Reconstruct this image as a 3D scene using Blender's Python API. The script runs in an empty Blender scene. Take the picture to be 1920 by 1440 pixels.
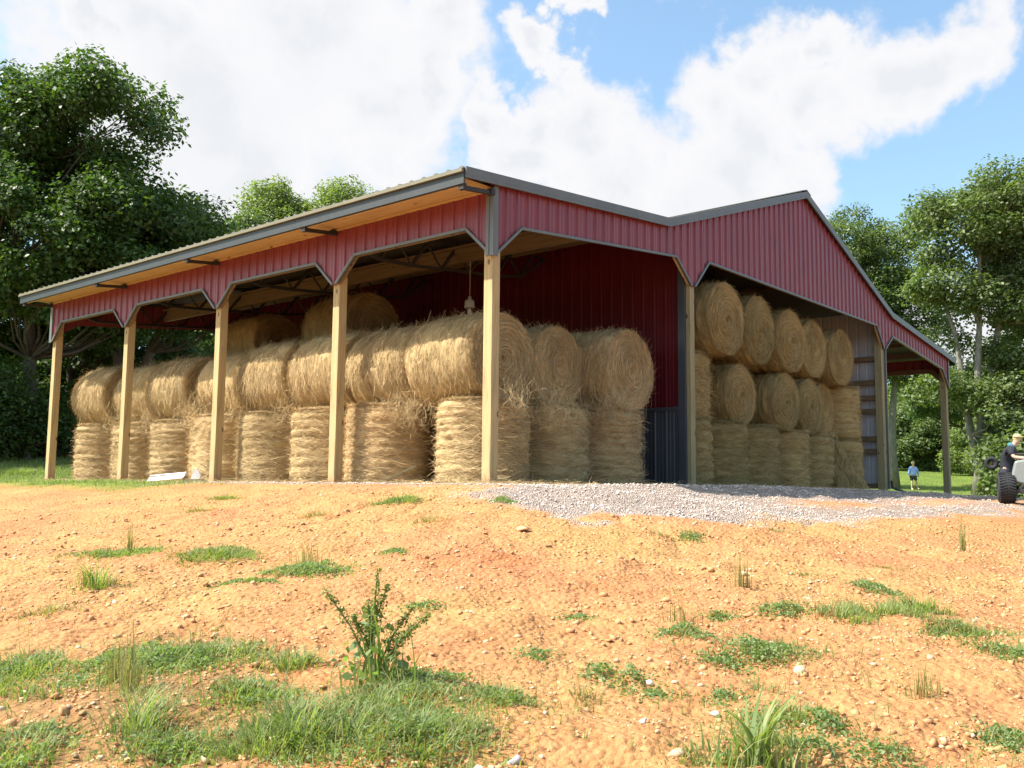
import bpy, math, random
import numpy as np
from mathutils import Vector, Matrix
random.seed(7); RNG = np.random.default_rng(7)
SC = bpy.context.scene
COL = SC.collection

# ------------------------------------------------------------------ materials
def new_mat(name):
    m = bpy.data.materials.new(name); m.use_nodes = True
    nt = m.node_tree; nt.nodes.clear()
    out = nt.nodes.new('ShaderNodeOutputMaterial')
    b = nt.nodes.new('ShaderNodeBsdfPrincipled')
    nt.links.new(b.outputs[0], out.inputs[0])
    return m, nt, b, out
def N(nt, t, **kw):
    n = nt.nodes.new(t)
    for k, v in kw.items():
        if k in n.inputs: n.inputs[k].default_value = v
        else: setattr(n, k, v)
    return n
def noise(nt, vec, scale, detail=4, rough=.55):
    n = N(nt, 'ShaderNodeTexNoise', Scale=scale, Detail=detail, Roughness=rough)
    if vec is not None: nt.links.new(vec, n.inputs['Vector'])
    return n.outputs['Fac']
def ramp(nt, fac, stops):
    r = nt.nodes.new('ShaderNodeValToRGB')
    while len(r.color_ramp.elements) < len(stops): r.color_ramp.elements.new(.5)
    for e, (p, c) in zip(r.color_ramp.elements, stops):
        e.position = p; e.color = (*c, 1) if len(c) == 3 else c
    nt.links.new(fac, r.inputs[0]); return r.outputs[0]
def mixc(nt, fac, a, b, mode='MIX'):
    n = nt.nodes.new('ShaderNodeMix'); n.data_type = 'RGBA'; n.blend_type = mode
    for s, v in ((0, fac), (6, a), (7, b)):
        if isinstance(v, (int, float)): n.inputs[s].default_value = v
        elif isinstance(v, tuple): n.inputs[s].default_value = (*v, 1)
        else: nt.links.new(v, n.inputs[s])
    return n.outputs[2]
def bump(nt, b, h, strength=.4, dist=.02):
    n = N(nt, 'ShaderNodeBump', Strength=strength, Distance=dist)
    nt.links.new(h, n.inputs['Height']); nt.links.new(n.outputs[0], b.inputs['Normal'])
def objco(nt, scale=(1, 1, 1)):
    t = nt.nodes.new('ShaderNodeTexCoord'); mp = N(nt, 'ShaderNodeMapping'); mp.inputs['Scale'].default_value = scale
    nt.links.new(t.outputs['Object'], mp.inputs[0]); return mp.outputs[0]

def metal_mat(name, c, rough=.45, spec=.5, dirt=.25, metallic=0.0):
    m, nt, b, _ = new_mat(name)
    v = objco(nt)
    d = noise(nt, v, 1.3, 6)
    vs = objco(nt, (6, 6, .5)); st = noise(nt, vs, 2, 5)
    dark = tuple(x * .72 for x in c)
    col = mixc(nt, ramp(nt, d, [(.35, (0, 0, 0)), (.7, (1, 1, 1))]), dark, c)
    col2 = mixc(nt, dirt, col, mixc(nt, st, tuple(x * .6 for x in c), tuple(min(1, x * 1.35 + .02) for x in c)))
    nt.links.new(col2, b.inputs['Base Color'])
    b.inputs['Roughness'].default_value = rough; b.inputs['Metallic'].default_value = metallic
    b.inputs['Specular IOR Level'].default_value = spec
    n2 = noise(nt, v, 3, 3); bump(nt, b, n2, .25, .01)
    return m
def wood_mat(name, c1, c2, axis=2, knots=True):
    m, nt, b, _ = new_mat(name)
    sc = [14, 14, 14]; sc[axis] = .9
    v = objco(nt, tuple(sc))
    g = noise(nt, v, 1.6, 6, .6)
    col = ramp(nt, g, [(.25, c2), (.5, c1), (.8, tuple(min(1, x * 1.15) for x in c1))])
    if knots:
        k = N(nt, 'ShaderNodeTexVoronoi', Scale=1.0); k.feature = 'F1'
        ks = [4.5, 4.5, 4.5]; ks[axis] = 2.2
        nt.links.new(objco(nt, tuple(ks)), k.inputs['Vector'])
        kr = ramp(nt, k.outputs['Distance'], [(.0, (.12, .06, .02)), (.09, (.2, .11, .04)), (.13, (1, 1, 1))])
        col = mixc(nt, .85, col, kr, 'MULTIPLY')
    big = noise(nt, objco(nt), .9, 3)
    col = mixc(nt, .35, col, ramp(nt, big, [(.3, (.62, .66, .5)), (.7, (1, 1, 1))]), 'MULTIPLY')
    if name == 'treated_post':   # drying checks, and clay splashed on the foot
        ck = noise(nt, objco(nt, (30, 30, .7)), 1.5, 3)
        col = mixc(nt, 1.0, col, ramp(nt, ck, [(.30, (.35, .3, .25)), (.36, (1, 1, 1))]), 'MULTIPLY')
        sx = nt.nodes.new('ShaderNodeSeparateXYZ'); nt.links.new(objco(nt), sx.inputs[0])
        mr = N(nt, 'ShaderNodeMapRange'); nt.links.new(sx.outputs[2], mr.inputs[0]); mr.inputs[1].default_value = .42; mr.inputs[2].default_value = .0; mr.inputs[3].default_value = 0; mr.inputs[4].default_value = 1
        mm = N(nt, 'ShaderNodeMath', operation='MULTIPLY'); nt.links.new(mr.outputs[0], mm.inputs[0]); nt.links.new(noise(nt, objco(nt), 14, 5), mm.inputs[1])
        col = mixc(nt, ramp(nt, mm.outputs[0], [(.22, (0, 0, 0)), (.5, (.8, .8, .8))]), col, (.34, .17, .08))
    nt.links.new(col, b.inputs['Base Color']); b.inputs['Roughness'].default_value = .75
    bump(nt, b, g, .3, .006)
    return m

M = {}
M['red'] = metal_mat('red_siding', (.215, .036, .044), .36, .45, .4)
M['red_shade'] = metal_mat('red_wall_shade', (.10, .003, .006), .55, .2, .3)  # interior shade put into the colour: darker red than the outer siding
M['charcoal'] = metal_mat('charcoal_metal', (.052, .058, .07), .4, .5, .4)
M['trim'] = metal_mat('grey_trim', (.125, .137, .128), .45, .5, .35)
M['drip'] = metal_mat('tan_drip_edge', (.19, .172, .105), .5, .4, .3)
M['fascia'] = metal_mat('grey_fascia', (.032, .037, .037), .5, .5, .35)
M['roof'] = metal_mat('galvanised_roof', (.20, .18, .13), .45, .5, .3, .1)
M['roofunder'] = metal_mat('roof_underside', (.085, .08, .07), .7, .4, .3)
M['liner'] = metal_mat('white_liner', (.50, .50, .52), .5, .4, .3)
M['steel'] = metal_mat('dark_steel', (.028, .024, .022), .6, .4, .4)
M['post'] = wood_mat('treated_post', (.47, .34, .165), (.30, .21, .095))
M['postold'] = wood_mat('olive_post', (.30, .25, .13), (.2, .16, .08))
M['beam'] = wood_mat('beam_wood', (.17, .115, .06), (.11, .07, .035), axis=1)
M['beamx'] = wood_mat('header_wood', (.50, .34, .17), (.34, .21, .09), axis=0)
M['soffit'] = wood_mat('soffit_wood', (.50, .33, .15), (.38, .23, .09), axis=1)

def hay_mat(name, c, dark, light):
    m, nt, b, out = new_mat(name)
    geo = nt.nodes.new('ShaderNodeNewGeometry')
    uv = nt.nodes.new('ShaderNodeUVMap'); uv.uv_map = 'UVMap'
    mp = N(nt, 'ShaderNodeMapping'); mp.inputs['Scale'].default_value = (7, 70, 1); nt.links.new(uv.outputs[0], mp.inputs[0])
    f = noise(nt, mp.outputs[0], 1, 7, .65)
    o = nt.nodes.new('ShaderNodeObjectInfo')
    big = noise(nt, objco(nt), 2.3, 4)
    col = ramp(nt, f, [(.28, dark), (.5, c), (.75, light)])
    rnd = ramp(nt, geo.outputs['Random Per Island'], [(0, (.42, .36, .28)), (.35, (.9, .88, .8)), (.8, (1.3, 1.28, 1.2)), (1, (.75, .8, .5))])
    col = mixc(nt, .8, col, rnd, 'MULTIPLY')
    col = mixc(nt, .5, col, ramp(nt, big, [(.3, (.66, .62, .55)), (.65, (1.15, 1.12, 1.05))]), 'MULTIPLY')
    col = mixc(nt, .8, col, ramp(nt, o.outputs['Random'], [(0, (.72, .74, .66)), (.35, (1.08, 1.02, .95)), (.6, (.9, .9, .82)), (1, (1.14, 1.06, .98))]), 'MULTIPLY')
    nt.links.new(col, b.inputs['Base Color']); b.inputs['Roughness'].default_value = .8
    b.inputs['Specular IOR Level'].default_value = .25
    bump(nt, b, f, .8, .03)
    tr = nt.nodes.new('ShaderNodeBsdfTranslucent'); nt.links.new(col, tr.inputs[0])
    mx = nt.nodes.new('ShaderNodeMixShader'); mx.inputs[0].default_value = .12
    nt.links.new(b.outputs[0], mx.inputs[1]); nt.links.new(tr.outputs[0], mx.inputs[2]); nt.links.new(mx.outputs[0], out.inputs[0])
    return m
M['hay'] = hay_mat('hay', (.50, .37, .205), (.22, .145, .07), (.70, .56, .35))
M['straw'] = hay_mat('straw', (.74, .58, .36), (.50, .37, .20), (.86, .72, .50))
M['hayo'] = hay_mat('hay_olive', (.42, .32, .155), (.22, .155, .07), (.56, .45, .24))
M['strawo'] = hay_mat('straw_olive', (.60, .48, .255), (.42, .33, .15), (.70, .59, .36))

def leaf_mat(name, c1, c2, c3, trans=.35, rough=.5):
    m, nt, b, out = new_mat(name)
    geo = nt.nodes.new('ShaderNodeNewGeometry')
    col = ramp(nt, geo.outputs['Random Per Island'], [(0, c1), (.5, c2), (1, c3)])
    big = noise(nt, objco(nt), .35, 3)
    col = mixc(nt, .6, col, ramp(nt, big, [(.3, (.7, .78, .7)), (.7, (1.2, 1.12, .9))]), 'MULTIPLY')
    nt.links.new(col, b.inputs['Base Color']); b.inputs['Roughness'].default_value = rough
    b.inputs['Specular IOR Level'].default_value = .4
    tr = nt.nodes.new('ShaderNodeBsdfTranslucent')
    tc = mixc(nt, 1.0, col, (1.5, 1.7, .6), 'MULTIPLY'); nt.links.new(tc, tr.inputs[0])
    mx = nt.nodes.new('ShaderNodeMixShader'); mx.inputs[0].default_value = trans
    nt.links.new(b.outputs[0], mx.inputs[1]); nt.links.new(tr.outputs[0], mx.inputs[2]); nt.links.new(mx.outputs[0], out.inputs[0])
    return m
M['leaf_dark'] = leaf_mat('oak_leaves', (.040, .080, .020), (.060, .110, .026), (.105, .150, .038), .34)
M['leaf_mid'] = leaf_mat('maple_leaves', (.075, .115, .042), (.115, .155, .055), (.165, .20, .08), .38)
M['leaf_light'] = leaf_mat('light_leaves', (.11, .16, .05), (.155, .20, .065), (.21, .245, .09), .42)
M['weed'] = leaf_mat('weed_leaves', (.12, .18, .07), (.18, .25, .095), (.26, .31, .15), .4, .6)
M['grass'] = leaf_mat('grass_blades', (.14, .20, .065), (.20, .26, .09), (.32, .33, .16), .4, .6)
M['drygrass'] = leaf_mat('dry_grass', (.28, .24, .10), (.22, .24, .09), (.36, .28, .14), .3, .7)
M['dock'] = leaf_mat('seed_stalk', (.13, .19, .055), (.20, .26, .08), (.28, .27, .11), .3, .7)
def bark_mat(name, c):
    m, nt, b, _ = new_mat(name)
    g = noise(nt, objco(nt, (5, 5, 1.1)), 2.2, 8, .7)
    nt.links.new(ramp(nt, g, [(.3, tuple(x * .45 for x in c)), (.6, c), (.8, tuple(x * 1.5 for x in c))]), b.inputs['Base Color'])
    b.inputs['Roughness'].default_value = .9; bump(nt, b, g, .8, .05); return m
M['bark'] = bark_mat('bark', (.13, .11, .085)); M['bark_light'] = bark_mat('bark_pale', (.24, .22, .17))

def plain(name, c, rough=.6, metallic=0, var=.25):
    m, nt, b, _ = new_mat(name)
    f = noise(nt, objco(nt), 9, 5)
    nt.links.new(mixc(nt, f, tuple(x * (1 - var) for x in c), tuple(min(1, x * (1 + var)) for x in c)), b.inputs['Base Color'])
    b.inputs['Roughness'].default_value = rough; b.inputs['Metallic'].default_value = metallic
    bump(nt, b, f, .2, .004); return m

# ------------------------------------------------------------------ object helpers
def tag(o, label=None, cat=None, group=None, kind=None):
    if label: o['label'] = label
    if cat: o['category'] = cat
    if group: o['group'] = group
    if kind: o['kind'] = kind
    return o
def thing(name, loc=(0, 0, 0), rz=0, **kw):
    o = bpy.data.objects.new(name, None); COL.objects.link(o)
    o.location = loc; o.rotation_euler = (0, 0, rz); o.empty_display_size = .2
    return tag(o, **kw)
class MB:
    def __init__(s): s.v = []; s.f = []
    def box(s, a, b, taper=None):
        x0, y0, z0 = a; x1, y1, z1 = b; n = len(s.v)
        s.v += [(x0, y0, z0), (x1, y0, z0), (x1, y1, z0), (x0, y1, z0), (x0, y0, z1), (x1, y0, z1), (x1, y1, z1), (x0, y1, z1)]
        s.f += [tuple(n + i for i in q) for q in ((0, 3, 2, 1), (4, 5, 6, 7), (0, 1, 5, 4), (1, 2, 6, 5), (2, 3, 7, 6), (3, 0, 4, 7))]
        return s
    def bar(s, p, q, w, h=None, up=(0, 0, 1)):
        h = h or w; p = Vector(p); q = Vector(q); d = (q - p).normalized()
        u = Vector(up)
        if abs(d.dot(u)) > .98: u = Vector((0, 1, 0))
        a = d.cross(u).normalized() * w / 2; c = a.cross(d).normalized() * h / 2; n = len(s.v)
        for e in (p, q):
            for i, j in ((-1, -1), (1, -1), (1, 1), (-1, 1)): s.v.append(tuple(e + a * i + c * j))
        s.f += [tuple(n + i for i in k) for k in ((0, 1, 2, 3), (7, 6, 5, 4), (0, 4, 5, 1), (1, 5, 6, 2), (2, 6, 7, 3), (3, 7, 4, 0))]
        return s
    def tube(s, pts, rad, k=8, cap=True):
        pts = [Vector(p) for p in pts]; n0 = len(s.v); a = None
        for i, p in enumerate(pts):
            d = (pts[min(i + 1, len(pts) - 1)] - pts[max(i - 1, 0)]).normalized()
            if a is None: a = d.orthogonal().normalized()
            a = (a - d * a.dot(d)).normalized(); c = d.cross(a)
            r = rad[i] if isinstance(rad, (list, tuple)) else rad
            for j in range(k):
                t = 2 * math.pi * j / k; s.v.append(tuple(p + (a * math.cos(t) + c * math.sin(t)) * r))
        for i in range(len(pts) - 1):
            for j in range(k):
                q = n0 + i * k; s.f.append((q + j, q + (j + 1) % k, q + k + (j + 1) % k, q + k + j))
        if cap:
            s.f.append(tuple(n0 + j for j in range(k))[::-1]); s.f.append(tuple(n0 + (len(pts) - 1) * k + j for j in range(k)))
        return s
    def lathe(s, prof, center, axis, k=28):
        ax = Vector(axis).normalized(); a = ax.orthogonal().normalized(); c = ax.cross(a); n0 = len(s.v); C0 = Vector(center)
        for (r, t) in prof:
            for j in range(k):
                th = 2 * math.pi * j / k; s.v.append(tuple(C0 + ax * t + (a * math.cos(th) + c * math.sin(th)) * r))
        for i in range(len(prof) - 1):
            for j in range(k):
                q = n0 + i * k; s.f.append((q + j, q + (j + 1) % k, q + k + (j + 1) % k, q + k + j))
        return s
    def build(s, name, mat, parent=None, smooth=False, bevel=0):
        me = bpy.data.meshes.new(name); me.from_pydata([tuple(v) for v in s.v], [], s.f); me.update()
        o = bpy.data.objects.new(name, me); COL.objects.link(o); me.materials.append(mat)
        if smooth: me.polygons.foreach_set('use_smooth', [True] * len(me.polygons))
        if bevel:
            bv = o.modifiers.new('bevel', 'BEVEL'); bv.width = bevel; bv.segments = 2; bv.limit_method = 'ANGLE'
        if parent: o.parent = parent
        return o
def np_mesh(name, verts, quads=None, tris=None, mat=None, parent=None, smooth=False, uv=None, link=True):
    me = bpy.data.meshes.new(name)
    verts = np.asarray(verts, np.float32); me.vertices.add(len(verts)); me.vertices.foreach_set('co', verts.ravel())
    loops = []; starts = []; n = 0
    if quads is not None and len(quads):
        quads = np.asarray(quads, np.int32); loops.append(quads.ravel()); starts.append(np.arange(len(quads)) * 4); n = len(quads) * 4
    if tris is not None and len(tris):
        tris = np.asarray(tris, np.int32); loops.append(tris.ravel()); starts.append(n + np.arange(len(tris)) * 3)
    loops = np.concatenate(loops).astype(np.int32); starts = np.concatenate(starts).astype(np.int32)
    me.loops.add(len(loops)); me.loops.foreach_set('vertex_index', loops)
    me.polygons.add(len(starts)); me.polygons.foreach_set('loop_start', starts)
    if smooth: me.polygons.foreach_set('use_smooth', np.ones(len(starts), bool))
    if uv is not None:
        l = me.uv_layers.new(name='UVMap'); l.data.foreach_set('uv', np.asarray(uv, np.float32)[loops].ravel())
    me.update(calc_edges=True); me.validate()
    if mat: me.materials.append(mat)
    if not link: return me
    o = bpy.data.objects.new(name, me); COL.objects.link(o)
    if parent: o.parent = parent
    return o

# ------------------------------------------------------------------ ground
def sstep(x,a,b):
    t=np.clip((x-a)/(b-a),0,1); return t*t*(3-2*t)
def vnoise(x,y,seed=0):
    xi=np.floor(x).astype(np.int64); yi=np.floor(y).astype(np.int64)
    fx=x-xi; fy=y-yi; fx=fx*fx*(3-2*fx); fy=fy*fy*(3-2*fy)
    def h(a,b):
        n=(a*374761393+b*668265263+seed*974634777)&0xffffffff
        n=((n^(n>>13))*1274126177)&0xffffffff
        return ((n^(n>>16))&0xffff)/32768.0-1.0
    return (h(xi,yi)*(1-fx)+h(xi+1,yi)*fx)*(1-fy)+(h(xi,yi+1)*(1-fx)+h(xi+1,yi+1)*fx)*fy
CX,CY,CZ=-10.4035,-9.2968,-0.026
HX,HY=0.76018642,0.64970501
def ground(x,y,detail=True):
    x=np.asarray(x,float); y=np.asarray(y,float)
    D=(x-CX)*HX+(y-CY)*HY; L=(x-CX)*HY-(y-CY)*HX
    dx=np.maximum(np.maximum(-1.0-x,x-24),0); dy=np.maximum(np.maximum(-1.2-y,y-40),0)
    s=np.sqrt(dx*dx+dy*dy+1e-9)
    s=np.minimum(s,16)
    wf=1-sstep(D,17,30)
    z=-0.122*(np.sqrt(s*s+.16)-.4)*wf
    right=sstep(L,-3,6)
    z=z-(0.02*np.clip(x-10.5,0,6)+0.033*np.clip(x-16.5,0,9))*sstep(D,14,22)
    riseL=.11*np.clip(D-27,0,60)
    riseR=.0011*np.clip(D-40,0,50)**2+.06*np.clip(D-90,0,80)
    z=z+riseL*(1-right)+(riseR)*right*1.0
    # gravel windrow along the front of the pad
    g=np.exp(-((y+1.75+.12*np.sin(x*.9))/.55)**2)*sstep(x,-.2,1.2)*(1-sstep(x,6.5,10.5))
    z=z+.05*g

    if detail:
        out=sstep(s,0.05,1.2)*(1-sstep(D,20,32))
        z=z+out*(.05*vnoise(x*.9,y*.9,1)+.03*vnoise(x*2.1+7,y*2.1,2)+.012*vnoise(x*5.3,y*5.3,3)+.012*vnoise(x*12,y*12,4)+.009*vnoise(x*27,y*27,5)-.035*(1-np.abs(vnoise(x*.8+y*.5,y*1.3-x*.6,11)))**9)
        z=z+.006*g*vnoise(x*9,y*9,8)+.02*g*vnoise(x*3,y*3,9)
        z=z+sstep(D,28,34)*(.12*vnoise(x*.25,y*.25,6))
    return z
def gz(x, y): return float(ground(np.array([x]), np.array([y]))[0])
GRAVEL = [(-1.25, -.7), (-2.2, -1.6), (-3.0, -2.9), (-2.6, -4.0), (-1.6, -4.9), (.3, -4.9), (2, -4.5), (6, -4.9), (12, -4.9), (26, -4.2), (26, 40), (-1.2, 40)]
def poly_sd(x, y, P):
    d = np.full(x.shape, 1e9); ins = np.zeros(x.shape, bool); n = len(P)
    for i in range(n):
        ax, ay = P[i]; bx, by = P[(i + 1) % n]
        ex, ey = bx - ax, by - ay; t = np.clip(((x - ax) * ex + (y - ay) * ey) / (ex * ex + ey * ey), 0, 1)
        d = np.minimum(d, np.hypot(x - ax - t * ex, y - ay - t * ey))
        c = ((ay > y) != (by > y)) & (x < (bx - ax) * (y - ay) / (by - ay + 1e-12) + ax); ins ^= c
    return np.where(ins, d, -d)
def gravel_mask(x, y):
    sd = poly_sd(x, y, GRAVEL) + .45 * vnoise(x * 1.3, y * 1.3, 21) + .3 * vnoise(x * 4, y * 4, 22) + .12 * vnoise(x * 11, y * 11, 24)
    g = sstep(sd, -.25, .45)
    # orange tracks showing through on the right
    tr = sstep(x, 1.0, 4.0) * np.exp(-((y + 3.6 + .05 * (x - 6)) / .45) ** 2) + sstep(x, 9, 13) * 0
    g = g * (1 - np.clip(tr * (.75 + .4 * vnoise(x * .8, y * 1.5, 23)), 0, 1))
    return g * (1 - .8 * sstep(y, 4.5, 8) * sstep(-x, .1, .8))
def grass_mask(x, y):
    D = (x - CX) * HX + (y - CY) * HY; L = (x - CX) * HY - (y - CY) * HX
    field = sstep(x, 21.5, 24.5) * sstep(D, 27, 31) + sstep(D, 33, 36) * (L > 5)
    left = sstep(y, 16.5, 19) + sstep(-x, .6, 1.3) * sstep(y, 4, 8) * (1 - sstep(-x, 1.9 , 2.9)) * .9 + sstep(y,12,15)*sstep(-x,.5,1.5)*(1-sstep(-x,2.6,3.6))
    return np.clip(field + left, 0, 1)

def build_ground():
    # one sheet, fine where one walks up to the barn, coarse towards the horizon; axes turned along the slope
    dl = np.concatenate([np.arange(1.5, 6, .022), np.arange(6, 13, .04), np.arange(13, 26, .12), np.arange(26, 60, .6), np.arange(60, 130, 2), [140, 170, 220, 320, 500, 900, 1600]])
    dl = np.concatenate([[-60, -30, -15, -8, -4, -1, 0, .8], dl])
    ll = np.concatenate([-np.array([1600, 900, 500, 300, 200, 150, 120]), np.arange(-100, -30, 3), np.arange(-30, -10, .5), np.arange(-10, -4, .12), np.arange(-4, 4, .03), np.arange(4, 12, .12), np.arange(12, 40, .5), np.arange(40, 101, 3), [120, 150, 200, 300, 500, 900, 1600]])
    Dg, Lg = np.meshgrid(dl, ll, indexing='ij')
    X = CX + Dg * HX + Lg * HY; Y = CY + Dg * HY - Lg * HX
    Z = ground(X, Y)
    nx, ny = Dg.shape
    idx = np.arange(nx * ny).reshape(nx, ny)
    q = np.stack([idx[:-1, :-1], idx[1:, :-1], idx[1:, 1:], idx[:-1, 1:]], -1).reshape(-1, 4)[:, ::-1]
    V = np.stack([X, Y, Z], -1).reshape(-1, 3)
    m, nt, b, _ = new_mat('clay_ground')
    v = objco(nt)
    n1 = noise(nt, v, .55, 5); n2 = noise(nt, v, 3.2, 8, .6); n3 = noise(nt, v, 22, 8, .68); n4 = noise(nt, v, 70, 4, .6)
    soil = ramp(nt, n1, [(.30, (.46, .26, .098)), (.46, (.46, .238, .095)), (.60, (.46, .205, .088)), (.78, (.42, .16, .068))])
    soil = mixc(nt, .55, soil, ramp(nt, n2, [(.3, (.72, .68, .6)), (.55, (1, 1, 1)), (.75, (1.16, 1.13, 1.08))]), 'MULTIPLY')
    soil = mixc(nt, .75, soil, ramp(nt, n3, [(.28, (.42, .34, .28)), (.42, (.90, .87, .84)), (.72, (1.24, 1.26, 1.32))]), 'MULTIPLY')
    vc = N(nt, 'ShaderNodeTexVoronoi', Scale=26.0); vc.feature = 'F1'; nt.links.new(mixc(nt, .12, v, mixc(nt, 1.0, n3, (1, 1, 1))) if 0 else v, vc.inputs['Vector'])
    soil = mixc(nt, .5, soil, ramp(nt, vc.outputs['Color'], [(0, (.74, .70, .66)), (.5, (1, 1, 1)), (.9, (1.08, 1.1, 1.12)), (1, (1.25, 1.32, 1.4))]), 'MULTIPLY')
    soil = mixc(nt, .5, soil, ramp(nt, n4, [(.3, (.6, .55, .5)), (.5, (1, 1, 1)), (.7, (1.2, 1.2, 1.2))]), 'MULTIPLY')
    darker = nt.nodes.new('ShaderNodeAttribute'); darker.attribute_name = 'darker'
    soil = mixc(nt, darker.outputs['Fac'], soil, mixc(nt, n3, (.22, .115, .045), (.34, .19, .08)))  # blends a darker brown into one patch of the soil
    vo = N(nt, 'ShaderNodeTexVoronoi', Scale=55.0); nt.links.new(v, vo.inputs['Vector'])
    grav = ramp(nt, vo.outputs['Color'], [(0, (.32, .24, .20)), (.35, (.48, .38, .32)), (.7, (.60, .50, .43)), (1, (.38, .33, .30))])
    grav = mixc(nt, .8, grav, ramp(nt, vo.outputs['Distance'], [(0, (1.1, 1.1, 1.1)), (.55, (.8, .76, .72)), (.9, (.4, .34, .3))]), 'MULTIPLY')
    ga = nt.nodes.new('ShaderNodeAttribute'); ga.attribute_name = 'gravel'
    gr = nt.nodes.new('ShaderNodeAttribute'); gr.attribute_name = 'grassy'
    n5 = noise(nt, v, .35, 5); n6 = noise(nt, v, 6, 6, .7)
    green = ramp(nt, n5, [(.3, (.10, .155, .03)), (.55, (.155, .21, .04)), (.75, (.20, .22, .06))])
    green = mixc(nt, .7, green, ramp(nt, n6, [(.3, (.55, .6, .5)), (.7, (1.25, 1.2, 1.1))]), 'MULTIPLY')
    col = mixc(nt, ga.outputs['Fac'], soil, grav); col = mixc(nt, gr.outputs['Fac'], col, green)
    nt.links.new(col, b.inputs['Base Color']); b.inputs['Roughness'].default_value = .95; b.inputs['Specular IOR Level'].default_value = .15
    hh = mixc(nt, ga.outputs['Fac'], mixc(nt, .4, n3, ramp(nt, vc.outputs['Distance'], [(0, (1, 1, 1)), (.7, (0, 0, 0))])), ramp(nt, vo.outputs['Distance'], [(0, (1, 1, 1)), (.8, (0, 0, 0))]))
    bump(nt, b, hh, .9, .045)
    o = np_mesh('ground', V, quads=q, mat=m, smooth=True)
    x, y = V[:, 0], V[:, 1]
    for nm, a in (('gravel', gravel_mask(x, y)), ('grassy', grass_mask(x, y)),
                  ('darker', .85 * np.clip(sstep(.75 * vnoise(x * 1.1, y * 1.1, 31) + .45 * vnoise(x * 3, y * 3, 32) + 1.25 - np.hypot((x + 8.6) / 1.0, (y + 5.0) / 1.0) * .9, .25, .8), 0, 1))):
        at = o.data.attributes.new(nm, 'FLOAT', 'POINT'); at.data.foreach_set('value', a.astype(np.float32))
    tag(o, kind='structure')
    return o
build_ground()
# ------------------------------------------------------------------ the pole barn
FT = [(-.73, 4.53), (4.9, 5.03), (11.22, 7.11), (17.0, 5.0), (22.95, 4.30)]        # roof line across the gable
def ztop(x):
    for (a, za), (b, zb) in zip(FT[:-1], FT[1:]):
        if x <= b: return za + (zb - za) * (x - a) / (b - a)
    return FT[-1][1]
X1, X2, X3, YB = 5.88, 16.5, 22.4, 14.64
PY = [0, 3.66, 7.32, 10.98, 14.64]
barn = thing('pole_barn', (0, 0, 0), label='open red metal pole barn with lean-to sides, full of round hay bales', cat='barn')

def siding(name, u0, u1, lo, hi, place, mat, parent, pitch=.26, breaks=(), depth=.027, nrm=1):
    """ribbed sheet: u along the wall, lo(u), hi(u) bottom and top heights, place(u, off, z)"""
    us = set(breaks) | {u0, u1}; prof = {}
    k = 0
    while u0 + k * pitch < u1 + pitch:
        c = u0 + .04 + k * pitch
        for d, h in ((-.034, 0), (-.016, 1), (.016, 1), (.034, 0)):
            if u0 < c + d < u1: prof[c + d] = h; us.add(c + d)
        for f in (1 / 3, 2 / 3):
            for d, h in ((-.016, 0), (0, .22), (.016, 0)):
                q = c + pitch * f + d
                if u0 < q < u1: prof[q] = h; us.add(q)
        k += 1
    us = sorted(us); pu = sorted(prof)
    def off(u):
        if u in prof: return prof[u]
        a = max([p for p in pu if p < u], default=None); b = min([p for p in pu if p > u], default=None)
        if a is None or b is None: return 0
        return prof[a] + (prof[b] - prof[a]) * (u - a) / (b - a)
    mb = MB()
    for u in us:
        o = off(u) * depth
        mb.v += [place(u, o, lo(u)), place(u, o, hi(u))]
    for i in range(len(us) - 1):
        a = 2 * i; mb.f.append((a, a + 2, a + 3, a + 1) if nrm > 0 else (a, a + 1, a + 3, a + 2))
    return mb.build(name, mat, parent)
def poly(pts):
    def f(u):
        for (a, za), (b, zb) in zip(pts[:-1], pts[1:]):
            if u <= b: return za + (zb - za) * (u - a) / (b - a)
        return pts[-1][1]
    return f
FB = [(0, 3.44), (.05, 3.44), (.63, 3.94), (5.25, 4.39), (5.82, 3.92), (5.94, 3.92), (6.52, 4.51), (15.93, 4.51), (16.47, 3.92), (16.56, 3.92), (17.2, 4.35), (21.75, 3.89), (22.35, 3.34), (22.4, 3.34)]
flo = poly(FB)
siding('gable_siding', 0, X3, flo, lambda u: ztop(u) - .06, lambda u, o, z: (u, -.004 - o, z), M['red'], barn, breaks=[p[0] for p in FB] + [4.9, 11.22, 17.0])
SB = [(0, 3.44), (.04, 3.44)]
for i in range(4):
    y = PY[i]; SB += [(y + .52, 3.88), (y + 3.14, 3.88), (y + (3.62 if i < 3 else 3.58), 3.44)] + ([(y + 3.70, 3.44)] if i < 3 else [])
SB += [(14.62, 3.44), (14.65, 3.44)]
slo = poly(SB)
ZS = ztop(0) - .05
siding('side_siding', 0, 14.65, slo, lambda u: ZS, lambda u, o, z: (-.004 - o, u, z), M['red'], barn, breaks=[p[0] for p in SB], nrm=-1)
siding('side_siding', 0, 14.65, slo, lambda u: ztop(X3) - .05, lambda u, o, z: (X3 + .004 + o, u, z), M['red'], barn, breaks=[p[0] for p in SB])
# rear gable above the openings and closed across the main bay
RB = [(0, 3.5), (.63, 3.94), (5.25, 4.39), (5.82, 4.0), (5.88, 0.05), (16.5, 0.05), (16.55, 4.0), (17.2, 4.35), (21.75, 3.89), (22.4, 3.4)]
siding('rear_siding', 0, X3, poly(RB), lambda u: ztop(u) - .06, lambda u, o, z: (u, 14.66 + o, z), M['red'], barn, breaks=[p[0] for p in RB] + [4.9, 11.22, 17.0], nrm=-1)

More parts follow.
